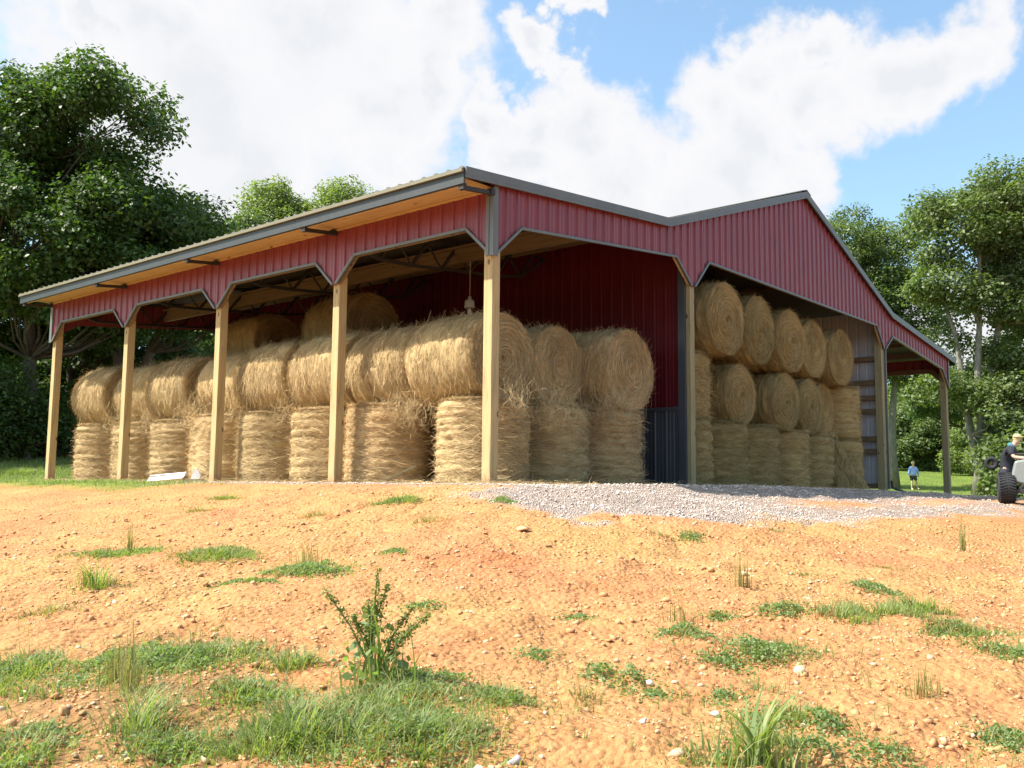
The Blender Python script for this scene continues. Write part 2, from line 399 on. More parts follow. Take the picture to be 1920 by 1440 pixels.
def poly_trim(name, pts, place, w, t, mat, up):
    mb = MB()
    for a, b in zip(pts[:-1], pts[1:]):
        if abs(a[0] - b[0]) < .13: continue
        mb.bar(place(*a), place(*b), t, w, up=up)
    return mb.build(name, mat, barn, bevel=.003)
def openings(P):
    out = []; cur = [P[0]]
    for a in P[1:]:
        if abs(a[0] - cur[-1][0]) < .13 and abs(a[1] - cur[-1][1]) < .01:
            if len(cur) > 1: out.append(cur)
            cur = [a]
        else: cur.append(a)
    if len(cur) > 1: out.append(cur)
    return out
for seg in openings(FB):
    poly_trim('opening_trim', seg, lambda u, z: (u, -.032, z + .012), .05, .05, M['trim'], (0, 1, 0)) if 0 else None
    mb = MB()
    for a, b in zip(seg[:-1], seg[1:]): mb.bar((a[0], -.034, a[1] + .008), (b[0], -.034, b[1] + .008), .035, .042, up=(0, 0, 1))
    mb.build('opening_trim', M['trim'], barn)
    mb = MB()
    for a, b in zip(seg[:-1], seg[1:]): mb.bar((a[0], .03, a[1] + .085), (b[0], .03, b[1] + .085), .04, .15)
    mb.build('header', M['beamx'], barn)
for seg in openings(SB):
    mb = MB()
    for a, b in zip(seg[:-1], seg[1:]): mb.bar((-.034, a[0], a[1] + .01), (-.034, b[0], b[1] + .01), .035, .045)
    mb.build('opening_trim', M['trim'], barn)
    mb = MB()
    for a, b in zip(seg[:-1], seg[1:]): mb.bar((.03, a[0], a[1] + .055), (.03, b[0], b[1] + .055), .05, .14)
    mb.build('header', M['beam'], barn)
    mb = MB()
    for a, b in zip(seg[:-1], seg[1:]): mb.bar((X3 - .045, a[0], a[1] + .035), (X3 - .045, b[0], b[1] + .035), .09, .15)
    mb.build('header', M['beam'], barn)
# corner trims
mb = MB(); mb.box((-.05, -.05, 3.40), (-.026, .10, 4.44)); mb.box((-.025, -.05, 3.40), (.07, -.027, 4.47)); mb.box((-.062, .03, 3.41), (-.051, .055, 4.43)); mb.build('corner_trim', M['trim'], barn, bevel=.004)
mb = MB(); mb.box((X3 - .06, -.05, 3.32), (X3 + .03, -.027, 4.28)); mb.box((X3 + .027, -.026, 3.32), (X3 + .05, .1, 4.28)); mb.build('corner_trim', M['trim'], barn, bevel=.004)
mb = MB(); mb.box((-.05, 14.58, 3.42), (-.026, 14.70, 4.44)); mb.build('corner_trim', M['trim'], barn, bevel=.004)

# posts
def post(x, y, zt, w=.172, mat='post', h=None):
    mb = MB(); g = gz(x, y) - .25
    mb.box((-w / 2, -w / 2, g), (w / 2, w / 2, zt)); o = mb.build('post', M[mat], barn, bevel=.008); o.location = (x, y, 0); return o
for y in PY: post(.115, y + (.11 if y == 0 else (-.0 if y < 14 else -.08)), 3.98 + .2)
post(.115, .115, 3.5) if 0 else None
for y in PY: post(X3 - .115, y + (.11 if y == 0 else 0), 4.0, .19, 'postold')
post(X1 + .03, .10, 4.6, .17, 'postold'); post(X2 - .02, .13, 4.6, .2, 'postold')
for x in (X1 + .12, X2 - .12):
    for y in PY[1:]: post(x, y - (.15 if y > 14 else 0), 4.85, .16, 'postold')
for x in (9.4, 13): post(x, 14.6, 5.8, .16, 'postold')

# roof: five slopes as ribbed sheets with real thickness
def roof_sheet(a, b, y0, y1, name='roof'):
    (xa, za), (xb, zb) = a, b; L = math.hypot(xb - xa, zb - za); nx, nz = -(zb - za) / L, (xb - xa) / L
    ys = []; y = y0
    while y < y1 - .02:
        for d, h in ((0, 0), (.02, 1), (.055, 1), (.075, 0)):
            if y + d < y1: ys.append((y + d, h))
        y += .26
    ys.append((y1, 0)); mb = MB()
    for (yy, h) in ys:
        o = h * .022 + .012
        mb.v += [(xa + nx * o, yy, za + nz * o), (xb + nx * o, yy, zb + nz * o), (xa, yy, za - .0), (xb, yy, zb - .0)]
    for i in range(len(ys) - 1):
        q = 4 * i; mb.f += [(q, q + 1, q + 5, q + 4), (q + 2, q + 6, q + 7, q + 3), (q, q + 4, q + 6, q + 2), (q + 1, q + 3, q + 7, q + 5)]
    n = 4 * (len(ys) - 1); mb.f += [(0, 2, 3, 1), (n, n + 1, n + 3, n + 2)]
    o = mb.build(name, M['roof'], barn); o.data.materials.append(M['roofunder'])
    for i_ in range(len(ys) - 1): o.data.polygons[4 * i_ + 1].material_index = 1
    return o
Y0, Y1 = -.10, 14.80
ext = (FT[0][0] - .05, FT[0][1] - .005)
roof_sheet(ext, FT[1], Y0, Y1); roof_sheet((FT[1][0] + .002, FT[1][1] + .004), FT[2], Y0, Y1); roof_sheet(FT[2], FT[3], Y0, Y1); roof_sheet(FT[3], (FT[4][0] + .04, FT[4][1] - .005), Y0, Y1)
# ridge cap and rake trims
mb = MB(); mb.bar((11.1, Y0 - .02, 7.14), (11.1, Y1, 7.14), .30, .02, up=(-.3, 0, 1)); mb.bar((11.34, Y0 - .02, 7.14), (11.34, Y1, 7.14), .26, .02, up=(.35, 0, 1)); mb.build('ridge_cap', M['trim'], barn)
for yy in (Y0, Y1):
    s = -1 if yy == Y0 else 1
    for i in range(4):
        (xa, za), (xb, zb) = FT[i], FT[i + 1]
        mb = MB()
        k = .012 * i
        # flat upper face with a small step below
        for (o1, o2, t) in ((.030, -.085, .030), (-.087, -.135, .055)):
            y_in, y_out = yy - s * .0, yy + s * t * (1 if o1 > 0 else .55)
            ya, yb = min(y_in, y_out), max(y_in, y_out); n = len(mb.v)
            for (x, z) in ((xa, za), (xb, zb)):
                for o in (o2, o1): mb.v += [(x, ya, z + o), (x, yb, z + o)]
            mb.f += [tuple(n + j for j in q) for q in ((0, 1, 3, 2), (4, 6, 7, 5), (0, 4, 5, 1), (2, 3, 7, 6), (0, 2, 6, 4), (1, 5, 7, 3))]
        mb.build('rake_trim', M['trim'], barn)
# eave fascia, drip edge, soffit board
mb = MB(); mb.box((-.800, Y0 + .002, 4.475), (-.758, Y1 + .01, 4.522)); mb.build('drip_edge', M['drip'], barn)
mb = MB(); mb.box((-.755, Y0 + .002, 4.31), (-.725, Y1, 4.512)); mb.box((-.725, Y0 + .002, 4.31), (-.69, Y1, 4.325)); mb.build('fascia', M['fascia'], barn)
mb = MB(); mb.box((X3 + .55, Y0 + .002, 4.12), (X3 + .58, Y1, 4.29)); mb.build('fascia', M['fascia'], barn)
mb = MB(); mb.bar((-.67, Y0 + .1, 4.385), (-.67, Y1 - .02, 4.385), .04, .15); mb.box((-.64, Y0 + .1, 4.425), (-.03, Y1 - .02, 4.44)); mb.build('soffit_board', M['soffit'], barn)
mb = MB(); mb.box((-.05, .12, 4.385), (-.012, 14.6, 4.42)); mb.build('soffit_batten', M['soffit'], barn)
# brackets: the truss ends that carry the eave
for y in PY:
    y = max(y, .02) if y else -.02
    mb = MB(); mb.bar((-.69, y, 4.275), (-.05, y, 4.345), .055, .06); mb.box((-.73, y - .05, 4.24), (-.66, y + .05, 4.32)); mb.box((-.12, y - .05, 4.31), (-.035, y + .05, 4.40))
    mb.build('bracket', M['steel'], barn)
# steel trusses over the lean-tos
def truss(y, xa, xb, side):
    mb = MB(); n = 7
    top = lambda x: ztop(x) - .17
    dep = .46
    bot = lambda x: top(x) - dep * min(1, .35 + 4 * min(abs(x - xa), abs(x - xb)) / abs(xb - xa))
    mb.bar((xa, y, top(xa)), (xb, y, top(xb)), .07, .07)
    pts = [xa + (xb - xa) * i / n for i in range(n + 1)]
    for a, b in zip(pts[:-1], pts[1:]):
        mb.bar((a, y, bot(a)), (b, y, bot(b)), .06, .06)
        m_ = (a + b) / 2
        mb.bar((a, y, bot(a)), (m_, y, top(m_)), .05, .05); mb.bar((m_, y, top(m_)), (b, y, bot(b)), .03, .03)
    for x in pts[1:-1]:
        m_ = x - (pts[1] - pts[0]) / 2; mb.box((m_ - .06, y - .045, top(m_) - .01), (m_ + .06, y + .045, top(m_) + .07))
    return mb.build('truss', M['steel'], barn)
for y in PY[1:]:
    truss(y - (.16 if y > 14 else 0), .2, 5.8, 1); truss(y - (.16 if y > 14 else 0), 16.6, 22.2, 1)
for y in PY[1:-1] :
    mb = MB(); mb.bar((6.0, y, 4.75), (16.4, y, 4.75), .07, .08); mb.bar((6.0, y, 4.95), (11.2, y, 6.85), .07, .08); mb.bar((16.4, y, 4.95), (11.2, y, 6.85), .07, .08)
    for i in range(1, 8):
        x = 6 + 10.4 * i / 8; zt_ = 4.95 + 1.9 * (1 - abs(x - 11.2) / 5.2); mb.bar((x, y, 4.75), (x - .5 if x < 11 else x + .5, y, zt_ - .2), .04, .05)
    mb.build('truss', M['steel'], barn)
# purlins under the sheets
for x in (.75, 1.85, 4.0, 5.0):
    z = ztop(x) - .075; MB().box((x - .02, .12, z - .07), (x + .02, 14.75, z + .06)).build('purlin', M['beam'], barn)
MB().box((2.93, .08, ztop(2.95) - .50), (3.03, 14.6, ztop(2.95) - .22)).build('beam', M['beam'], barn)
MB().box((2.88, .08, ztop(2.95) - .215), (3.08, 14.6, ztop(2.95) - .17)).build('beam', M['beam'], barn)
for x in (7, 8.3, 9.6, 10.9, 12.2, 13.5, 14.8, 17.6, 18.9, 20.2, 21.5):
    z = ztop(x) - .08; MB().box((x - .02, .1, z - .07), (x + .02, 14.75, z + .05)).build('purlin', M['beam'], barn)

# inner wall between the left lean-to and the main bay
siding('inner_wall', .27, YB, lambda u: 1.56, lambda u: ztop(X1) - .1, lambda u, o, z: (X1 - .06 - o, u, z), M['red_shade'], barn, nrm=-1)
siding('wainscot', .27, YB, lambda u: .09, lambda u: 1.50, lambda u, o, z: (X1 - .06 - o, u, z), M['charcoal'], barn, nrm=-1)
MB().box((X1 - .10, .27, 1.495), (X1 - .055, YB, 1.565)).build('wainscot_trim', M['charcoal'], barn, bevel=.004)
MB().box((X1 - .11, .26, .04), (X1 - .05, YB, .10)).build('base_trim', M['charcoal'], barn)
MB().box((X1 - .11, .10, .05), (X1 - .061, .265, 4.5)).build('jamb_trim', M['charcoal'], barn, bevel=.004)
MB().box((X1 - .10, -.002, .02), (X1 + .10, .014, 3.95)).build('jamb_trim', M['trim'], barn, bevel=.004) if 0 else None
for z in (.35, 1.2, 2.1, 3.0, 3.9): MB().box((X1 - .03, .2, z), (X1 + .02, YB, z + .13)).build('girt', M['beam'], barn)
# right wall of the main bay: white sheets seen from inside, girts across
siding('liner_wall', .2, YB, lambda u: .05, lambda u: ztop(X2) - .15, lambda u, o, z: (X2 + .09 + o * .4, u, z), M['liner'], barn)
siding('outer_wall', .2, YB, lambda u: .05, lambda u: ztop(X2) - .15, lambda u, o, z: (X2 + .12 + o, u, z), M['red'], barn)
for z, d in ((.03, .05), (1.0, .05), (1.35, .0), (2.12, .0), (2.5, .05), (2.93, 0), (3.6, 0)):
    MB().box((X2 - .05, .235, z), (X2 + .06, YB, z + .14)).build('girt', M['beam'], barn)
MB().box((X2 + .10, -.02, .02), (X2 + .15, .19, 3.95)).build('jamb_trim', M['trim'], barn, bevel=.004)
# hanging lamp
lz = 3.38
lamp = thing('hanging_lamp', (2.98, 3.25, lz), label='small caged work lamp hanging on a cord from the lean-to beam', cat='lamp')
wm = plain('lamp_grey', (.45, .44, .40)); 
MB().tube([(0, 0, .26), (0.005, 0, .5), (0, 0, ztop(2.95) - .5 - lz)], .007, 6).build('cord', wm, lamp)
mb = MB(); mb.lathe([(.0, .29), (.03, .28), (.04, .22), (.09, .2), (.1, .06), (.085, .05), (.0, .05)], (0, 0, 0), (0, 0, 1), 16); mb.build('lamp_housing', wm, lamp, smooth=True)
mb = MB(); mb.lathe([(.0, .05), (.03, .04), (.045, -.03), (.03, -.09), (0, -.1)], (0, 0, 0), (0, 0, 1), 12); mb.build('bulb', plain('bulb', (.5, .5, .5), .2), lamp, smooth=True)
# ------------------------------------------------------------------ round hay bales
def strand_strips(P0, T, Nn, L, W, curl, lift, rng, bend=None):
    """n strands as 3-segment ribbons: start P0, tangent T, outward normal Nn"""
    n = len(P0); S = np.cross(T, Nn); S /= np.linalg.norm(S, axis=1, keepdims=True) + 1e-9
    tt = np.linspace(0, 1, 4)
    pts = []
    for t in tt:
        p = P0 + T * (L * (t - .5))[:, None] + S * (curl * L * (t - .5) ** 2 * 2)[:, None] + Nn * (lift * L * t ** 2)[:, None]
        if bend is not None: p = p + bend(p, t)
        pts.append(p)
    V = np.zeros((n, 8, 3)); 
    SW = S * .8 + Nn * rng.normal(0, .5, (n, 1)); SW /= np.linalg.norm(SW, axis=1, keepdims=True)
    for i, p in enumerate(pts):
        w = (W * (1 - .55 * tt[i]) / 2)[:, None]; V[:, 2 * i] = p - SW * w; V[:, 2 * i + 1] = p + SW * w
    b = (np.arange(n) * 8)[:, None]
    Q = np.concatenate([b + np.array([[2 * i, 2 * i + 1, 2 * i + 3, 2 * i + 2]]) for i in range(3)], 1).reshape(-1, 4)
    return V.reshape(-1, 3), Q
def bale_arrays(seed, R=.76, L=1.36, bands=9, shag=1.0, amp=.042):
    rng = np.random.default_rng(seed); nt_, nz = 96, 56
    th = np.linspace(0, 2 * np.pi, nt_, endpoint=False)
    z = np.linspace(0, 1, nz); V = []; UV = []
    ph = rng.uniform(0, 6)
    zj = np.cumsum(rng.uniform(.6, 1.4, bands + 1)); zj = (zj - zj[0]) / (zj[-1] - zj[0])
    def band(t): # bulges between the wraps
        k = np.clip(np.searchsorted(zj, t) - 1, 0, bands - 1); f = (t - zj[k]) / (zj[k + 1] - zj[k] + 1e-9); return np.sqrt(np.clip(np.sin(np.pi * np.clip(f, .0, 1)), 0, 1))
    rings = []
    TH, ZZ = np.meshgrid(th, z)
    edge = 1 - .09 * (np.abs(ZZ * 2 - 1) ** 9)
    r = R * edge * (1 + .018 * np.sin(2 * TH + ph) + .012 * np.sin(3 * TH + ph * 2 + ZZ * 2)) - amp * .95 + amp * band(np.clip(ZZ + .016 * vnoise(TH * 5 / np.pi + 60, ZZ * 4, seed + 9), 0, 1)) * (.75 + .35 * vnoise(TH * 8 / np.pi + 30, ZZ * 5, seed + 12))
    r += .022 * vnoise(TH * 6 / np.pi * 2 + 100, ZZ * 14, seed) * 1.0 + .010 * vnoise(TH * 14, ZZ * 30, seed + 1)
    X = r * np.cos(TH); Y = r * np.sin(TH); Z = ZZ * L + 0 * TH
    V.append(np.stack([X, Y, Z], -1).reshape(-1, 3)); UV.append(np.stack([TH * R, Z], -1).reshape(-1, 2))
    idx = np.arange(nz * nt_).reshape(nz, nt_); a = idx[:-1]; b = np.roll(idx, -1, 1)[:-1]; c = np.roll(idx, -1, 1)[1:]; d = idx[1:]
    Q = [np.stack([a, b, c, d], -1).reshape(-1, 4)]
    n = nz * nt_
    fr = np.array([1, .93, .85, .77, .69, .61, .53, .45, .37, .29, .21, .13, .06, .015])
    for end in (0, 1):
        F, TH2 = np.meshgrid(fr, th, indexing='ij')
        r0 = r[-1 if end else 0][None, :]
        spiral = .018 * np.sin((F * 7 + TH2 / (2 * np.pi)) * 2 * np.pi) * (F < .95) + .02 * vnoise(TH2 * 3 + 50, F * 9, seed + 3 + end)
        dome = .045 * (1 - F ** 2) - .07 * np.exp(-(F / .1) ** 2)
        zz = (L + dome + spiral * (F < .99)) if end else (-dome - spiral * (F < .99))
        rr = r0 * F; P = np.stack([rr * np.cos(TH2), rr * np.sin(TH2), zz], -1).reshape(-1, 3)
        V.append(P); UV.append(np.stack([TH2 * np.maximum(rr, .15), rr + 3], -1).reshape(-1, 2))
        ix = n + np.arange(len(fr) * nt_).reshape(len(fr), nt_); a = ix[:-1]; b = np.roll(ix, -1, 1)[:-1]; c = np.roll(ix, -1, 1)[1:]; d = ix[1:]
        q = np.stack([a, b, c, d], -1).reshape(-1, 4); Q.append(q if end else q[:, ::-1]); n += len(fr) * nt_
    body = (np.concatenate(V), np.concatenate(Q), np.concatenate(UV))
    # strands
    SV = []; SQ = []; m = 0
    def add(v, q):
        nonlocal m
        SV.append(v); SQ.append(q + m); m += len(v)
    ns = int(5200 * shag); t = rng.uniform(0, 2 * np.pi, ns); zz = rng.uniform(.01, .99, ns)
    rad = R * (1 - .09 * np.abs(zz * 2 - 1) ** 9) + .000 - amp * .95 + amp * band(zz) + rng.uniform(-.006, .014, ns)
    Nn = np.stack([np.cos(t), np.sin(t), 0 * t], -1); T = np.stack([-np.sin(t), np.cos(t), 0 * t], -1) * rng.choice([-1, 1], (ns, 1))
    T = T + np.stack([0 * t, 0 * t, rng.normal(0, .38, ns)], -1); T /= np.linalg.norm(T, axis=1, keepdims=True)
    Lh = rng.uniform(.08, .36, ns)
    P0 = np.stack([rad * np.cos(t), rad * np.sin(t), zz * L], -1)
    lift = np.abs(rng.normal(0, .20, ns)) ; loose = rng.random(ns) < .06; lift[loose] += .35
    P0 = P0 - Nn * (Lh ** 2 / 16 / R)[:, None]
    def bend(p, tt_): # follow the curve of the bale
        return Nn * (-(Lh * (tt_ - .5)) ** 2 / (2 * R) * 1.0)[:, None]
    add(*strand_strips(P0, T, Nn, Lh, rng.uniform(.004, .010, ns), rng.normal(0, .25, ns), lift, rng, bend))
    for end in (0, 1):
        ne = int(3600 * shag); t = rng.uniform(0, 2 * np.pi, ne); f = np.sqrt(rng.uniform(.003, 1, ne)); rr = f * R * .97
        sgn = 1 if end else -1
        zz = (L if end else 0) + sgn * (.045 * (1 - f ** 2) + rng.uniform(.0, .03, ne) - .06 * np.exp(-(f / .1) ** 2))
        Nn = np.tile([0, 0, float(sgn)], (ne, 1)); T = np.stack([-np.sin(t), np.cos(t), 0 * t], -1)
        T = T + np.stack([np.cos(t), np.sin(t), 0 * t], -1) * rng.normal(.08, .22, (ne, 1)); T /= np.linalg.norm(T, axis=1, keepdims=True)
        Lh = np.minimum(rng.uniform(.08, .30, ne), .06 + rr * 1.1)
        P0 = np.stack([rr * np.cos(t), rr * np.sin(t), zz], -1); rad_in = -np.stack([np.cos(t), np.sin(t), 0 * t], -1)
        def bend2(p, tt_, rad_in=rad_in, Lh=Lh, rr=rr): return rad_in * ((Lh * (tt_ - .5)) ** 2 / (2 * np.maximum(rr, .06)))[:, None]
        lf = np.abs(rng.normal(0, .10, ne)); lf[rng.random(ne) < .05] += .3
        add(*strand_strips(P0, T, Nn, Lh, rng.uniform(.004, .009, ne), rng.normal(0, .12, ne), lf, rng, bend2))
    # shaggy rim
    nr = int(800 * shag); t = rng.uniform(0, 2 * np.pi, nr); e = rng.integers(0, 2, nr); Nn = np.stack([np.cos(t) * .6, np.sin(t) * .6, (e * 2 - 1) * .8], -1)
    P0 = np.stack([np.cos(t) * R * .93, np.sin(t) * R * .93, e * L], -1); T = np.stack([-np.sin(t), np.cos(t), rng.normal(0, .5, nr)], -1)
    T /= np.linalg.norm(T, axis=1, keepdims=True)
    add(*strand_strips(P0, T, Nn, rng.uniform(.1, .26, nr), rng.uniform(.004, .008, nr), rng.normal(0, .4, nr), np.abs(rng.normal(.1, .3, nr)), rng))
    return body, (np.concatenate(SV), np.concatenate(SQ))
BALE = {}
def bale_meshes(key, seed, R, L, lying, squash, mat, shag=1.0, bands=9, amp=.042):
    body, st = bale_arrays(seed, R, L, bands, shag, amp)
    def tf(v):
        v = v.copy()
        if lying:
            x, y, z = v[:, 0].copy(), v[:, 1].copy(), v[:, 2].copy()
            v = np.stack([x, z - L / 2, y], -1); v[:, 2] = v[:, 2] * squash
            fl = -R * .955 * squash; low = v[:, 2] < fl; v[low, 2] = fl + (v[low, 2] - fl) * .25
            v[:, 0] *= 1 + .03 * (v[:, 2] < 0) * (-v[:, 2] / R); v[:, 2] -= fl
            v[:, 2] += .0
            v = v[:, :]
        else:
            z = v[:, 2].copy(); v[:, 0] *= 1 + .02 * np.cos(z * 4); v[:, 2] = np.maximum(v[:, 2], -.01)
        return v
    vb = tf(body[0]); q = body[1][:, ::-1] if lying else body[1]
    a = np_mesh('hay_bale', vb, quads=q, mat=mat, smooth=True, uv=body[2], link=False)
    sv = tf(st[0]); uv = np.stack([np.arange(len(sv)) % 97 / 30., np.arange(len(sv)) % 13 / 9.], -1)
    b = np_mesh('loose_straw', sv, quads=st[1], mat=M['straw'] if mat == M['hay'] else M['strawo'], uv=uv, link=False)
    BALE[key] = (a, b)
for i, (nb, am, r_) in enumerate([(9, .044, .77), (8, .026, .79), (10, .040, .765), (8, .05, .775), (9, .016, .79)]): bale_meshes(('u', i), 40 + i, r_, 1.36, False, 1, M['hay'], bands=nb, amp=am)
for i, (nb, am) in enumerate([(9, .03), (8, .016), (10, .036), (9, .024)]): bale_meshes(('l', i), 60 + i, .775 + .008 * i, 1.5, True, .955, M['hay'], bands=nb, amp=am)
for i in range(2): bale_meshes(('U', i), 80 + i, .80, 1.38, False, 1, M['hayo'], bands=7 + 2 * i, amp=.05 - .02 * i)
for i in range(3): bale_meshes(('O', i), 90 + i, .775 + .01 * i, 1.4, True, .965, M['hayo'], amp=.02 + .008 * i)
def place_bale(key, x, y, z, label, group, rz=None, tilt=0, s=1.0):
    a, b = BALE[key]
    o = bpy.data.objects.new('hay_bale', a); COL.objects.link(o)
    lying = key[0] in 'lO'
    if rz is None: rz = random.uniform(-.035, .035) + (math.pi if random.random() < .5 else 0) if lying else random.uniform(0, 6.28)
    o.location = (x, y, z); o.rotation_euler = (tilt, random.uniform(-.012, .012), rz); o.scale = (s, s, s)
    c = bpy.data.objects.new('loose_straw', b); COL.objects.link(c); c.parent = o
    tag(o, label, 'hay bale', group); return o
gL = 'hay bales stacked in the left lean-to'; gM = 'hay bales stacked in the main bay'
k = 0
low = [(1.25, 1.29, 'bottom upright hay bale at the barn corner, directly behind the nearest wooden post'),
       (1.15, 3.45, 'upright bottom bale right of the second wooden post, striped by the post shadow'),
       (1.13, 4.97, 'upright bottom bale with strong sunlit ridges just left of the second wooden post'),
       (1.21, 6.83, 'broad upright bottom bale midway between the second and third wooden posts'),
       (1.17, 8.48, 'upright bottom bale half hidden behind the third wooden post'),
       (1.20, 10.30, 'upright bottom bale standing right behind the fallen white board'),
       (1.25, 12.08, 'upright bottom bale half hidden behind the fourth wooden post'),
       (1.20, 13.85, 'bottom upright bale at the far left end of the lean-to row')]
for i, (x, y, l) in enumerate(low): place_bale(('u', (i * 3 + 2) % 5), x, y, gz(x, y), l, gL, tilt=random.uniform(-.02, .02), s=random.uniform(.985, 1.01))
up = [(1.25, 1.64, 'big lying bale on top at the barn corner, crossed by the nearest post', 1.03),
      (1.25, 3.21, 'lying top bale just right of the second post with a post shadow down its side', 1),
      (1.21, 4.78, 'sunlit lying top bale whose right end is hidden by the second wooden post', 1),
      (1.18, 6.52, 'sunlit lying top bale nearest the right side of the third wooden post', 1),
      (1.39, 8.27, 'lying top bale passing directly behind the third wooden post', .99),
      (1.23, 10.10, 'shaggy lying top bale above the bale behind the fallen white board', 1),
      (1.41, 11.87, 'lying top bale passing directly behind the fourth wooden post', .98),
      (1.25, 13.65, 'shaggy lying top bale at the far left end of the lean-to row', 1.02)]
for i, (x, y, l, s) in enumerate(up): place_bale(('l', (i * 3 + 1) % 4), x, y, 1.33 + gz(x, y), l, gL, s=s, tilt=random.uniform(-.03, .03))
place_bale(('u', 1), 2.76, 1.2, gz(2.68, 1), 'bottom upright bale, middle one of three across the front of the left lean-to', gL)
place_bale(('u', 2), 4.28, 1.05, gz(4.28, 1), 'dark bottom upright bale beside the charcoal wainscot', gL)
place_bale(('l', 1), 2.72, 1.6, 1.37, 'lying bale with a dark hollow centre, middle one of three coiled ends', gL, s=.98)
place_bale(('l', 2), 4.20, 1.14, 1.37, 'lying bale with clear coiled end nearest the red inner wall', gL, s=1.03)
for (x, y) in ((2.68, 6.9), (4.3, 6.9), (2.68, 11.2), (4.3, 11.2)):
    place_bale(('u', 0), x, y, 0, 'upright bale in the shade behind the sunlit left row, below the highest bales', 'shaded rows behind')
    place_bale(('l', 0), x, y, 1.37, 'lying bale in the shade behind the sunlit left row, carrying the highest bales', 'shaded upper rows behind')
place_bale(('l', 2), 3.32, 7.2, 2.70, 'highest bale in the lean-to, its domed top right of the second wooden post', gL, s=1.0)
place_bale(('l', 1), 3.65, 11.1, 2.70, 'dark high bale in deep shade between the second and third wooden posts', gL)
for (x, y) in ((2.75, 9.6), (2.75, 13.2)): 
    place_bale(('u', 0), x, y, 0, 'upright bale in the shade behind the far left sunlit row', 'shaded far rows behind')
    place_bale(('l', 0), x, y, 1.37, 'lying bale whose shaded top shows behind the far left sunlit row', 'shaded far upper rows behind')
# main bay
bx = [6.80, 8.40, 10.02, 11.62, 13.22, 15.1]
lb = ['bottom upright bale against the grey post of the main bay opening', 'second bottom upright bale from the grey post, its flat top supporting a coiled bale',
      'third bottom upright bale from the grey post, below the dark recess', 'fourth bottom upright bale from the grey post in the main bay', 'bottom upright bale half buried by slumped loose hay', 'bottom upright bale beside the white inner sheets at the right of the main bay']
for i, x in enumerate(bx): place_bale(('U', i % 2), x, 1.02, gz(x, 1) - .0, lb[i], gM)
place_bale(('U', 1), 6.82, 1.06, 1.36, 'upright middle-level bale against the grey post of the main bay opening', gM)
place_bale(('O', 0), 8.62, 1.05, 1.36, 'middle-level coiled bale just left of the dark recess in the main bay', gM, s=.92)
place_bale(('U', 0), 9.9, 2.35, 1.36, 'recessed upright bale in the dark gap of the middle level', gM)
place_bale(('O', 1), 10.88, 1.04, 1.36, 'middle-level coiled bale just right of the dark recess in the main bay', gM, s=.93)
place_bale(('O', 0), 12.38, 1.1, 1.36, 'middle-level coiled bale with a dark slit at its centre, second right of the recess', gM, s=.94)
place_bale(('O', 1), 13.66, 1.3, 1.36, 'narrow-looking middle-level coiled bale left of the upright one by the white sheets', gM, s=.95)
place_bale(('U', 1), 15.15, 1.05, 1.36, 'upright middle-level bale beside the white inner sheets', gM, s=.98)
tp = [(7.42, .82, 2.76, 1.03, 'largest-looking top coiled bale, next to the grey post of the main bay'), (9.2, .95, 2.76, 1.03, 'second top coiled bale from the grey post in the main bay'),
      (11.0, 1.0, 2.76, 1.02, 'third top coiled bale from the grey post in the main bay'), (12.5, 1.05, 2.78, .98, 'fourth top coiled bale from the grey post in the main bay'), (14.15, 1.0, 2.72, .99, 'last top coiled bale, nearest the white inner sheets')]
for i, (x, y, z, s, l) in enumerate(tp): place_bale(('O', (i + 1) % 3), x, y, z, l, gM, s=s)
for x in (8.3, 10.1, 11.9, 13.5):
    place_bale(('O', 0), x, 2.55, 2.74, 'coiled bale in the dark second row behind the top bales of the main bay', 'dark top row behind')
    if x != 10.1: place_bale(('U', 0), x, 2.7, 1.37, 'upright bale in the dark second row of the middle level of the main bay', 'dark middle row behind')
for x in (8.3, 9.9, 11.9, 13.5): place_bale(('U', 0), x, 2.7, 0, 'upright bale in the dark second row at the bottom of the main bay', 'dark bottom row behind')

# loose hay: hanging wisps, the slump in front of the main bay, litter on the floor
def wisps(name, n, src, mat, Lr=(.12, .4), W=(.004, .009), seed=1, flat=False, down=.6, **kw):
    rng = np.random.default_rng(seed); P0 = src(rng, n)
    T = rng.normal(0, 1, (n, 3)); T[:, 2] = T[:, 2] * .15 if flat else T[:, 2] - down * 2.2
    T /= np.linalg.norm(T, axis=1, keepdims=True); Nn = np.tile([-.5, -.6, .6], (n, 1)) + rng.normal(0, .2, (n, 3))
    if flat: Nn = np.tile([0, 0, 1.], (n, 1))
    Nn /= np.linalg.norm(Nn, axis=1, keepdims=True)
    L = rng.uniform(*Lr, n)
    v, q = strand_strips(P0, T, Nn, L, rng.uniform(*W, n), rng.normal(0, .22, n), np.abs(rng.normal(0, .08, n)), rng)
    uv = np.stack([np.arange(len(v)) % 97 / 30., np.arange(len(v)) % 13 / 9.], -1)
    o = np_mesh(name, v, quads=q, mat=mat, uv=uv); tag(o, **kw); return o
def src_hang(rng, n):
    c = np.array([(.56, 9.1, 1.55), (.58, 9.0, 1.35), (.62, 2.5, 1.35), (.7, 2.5, 1.2), (1.9, .42, 1.4), (1.0, .5, 1.4), (1.85, .4, 1.15), (3.6, .4, 1.35), (3.4, .35, 1.4), (.62, 12.6, 1.4), (.55, 5.7, 1.4), (.62, 7.4, 1.5), (.62, 10.9, 1.4)])
    w = rng.integers(0, len(c), n); return c[w] + rng.normal(0, 1, (n, 3)) * np.array([.10, .30, .16])
wisps('loose_hay', 3600, src_hang, M['straw'], (.12, .36), W=(.003, .006), seed=3, down=.7, label='loose wisps of hay hanging between the upper and lower bales', cat='hay', kind='stuff')
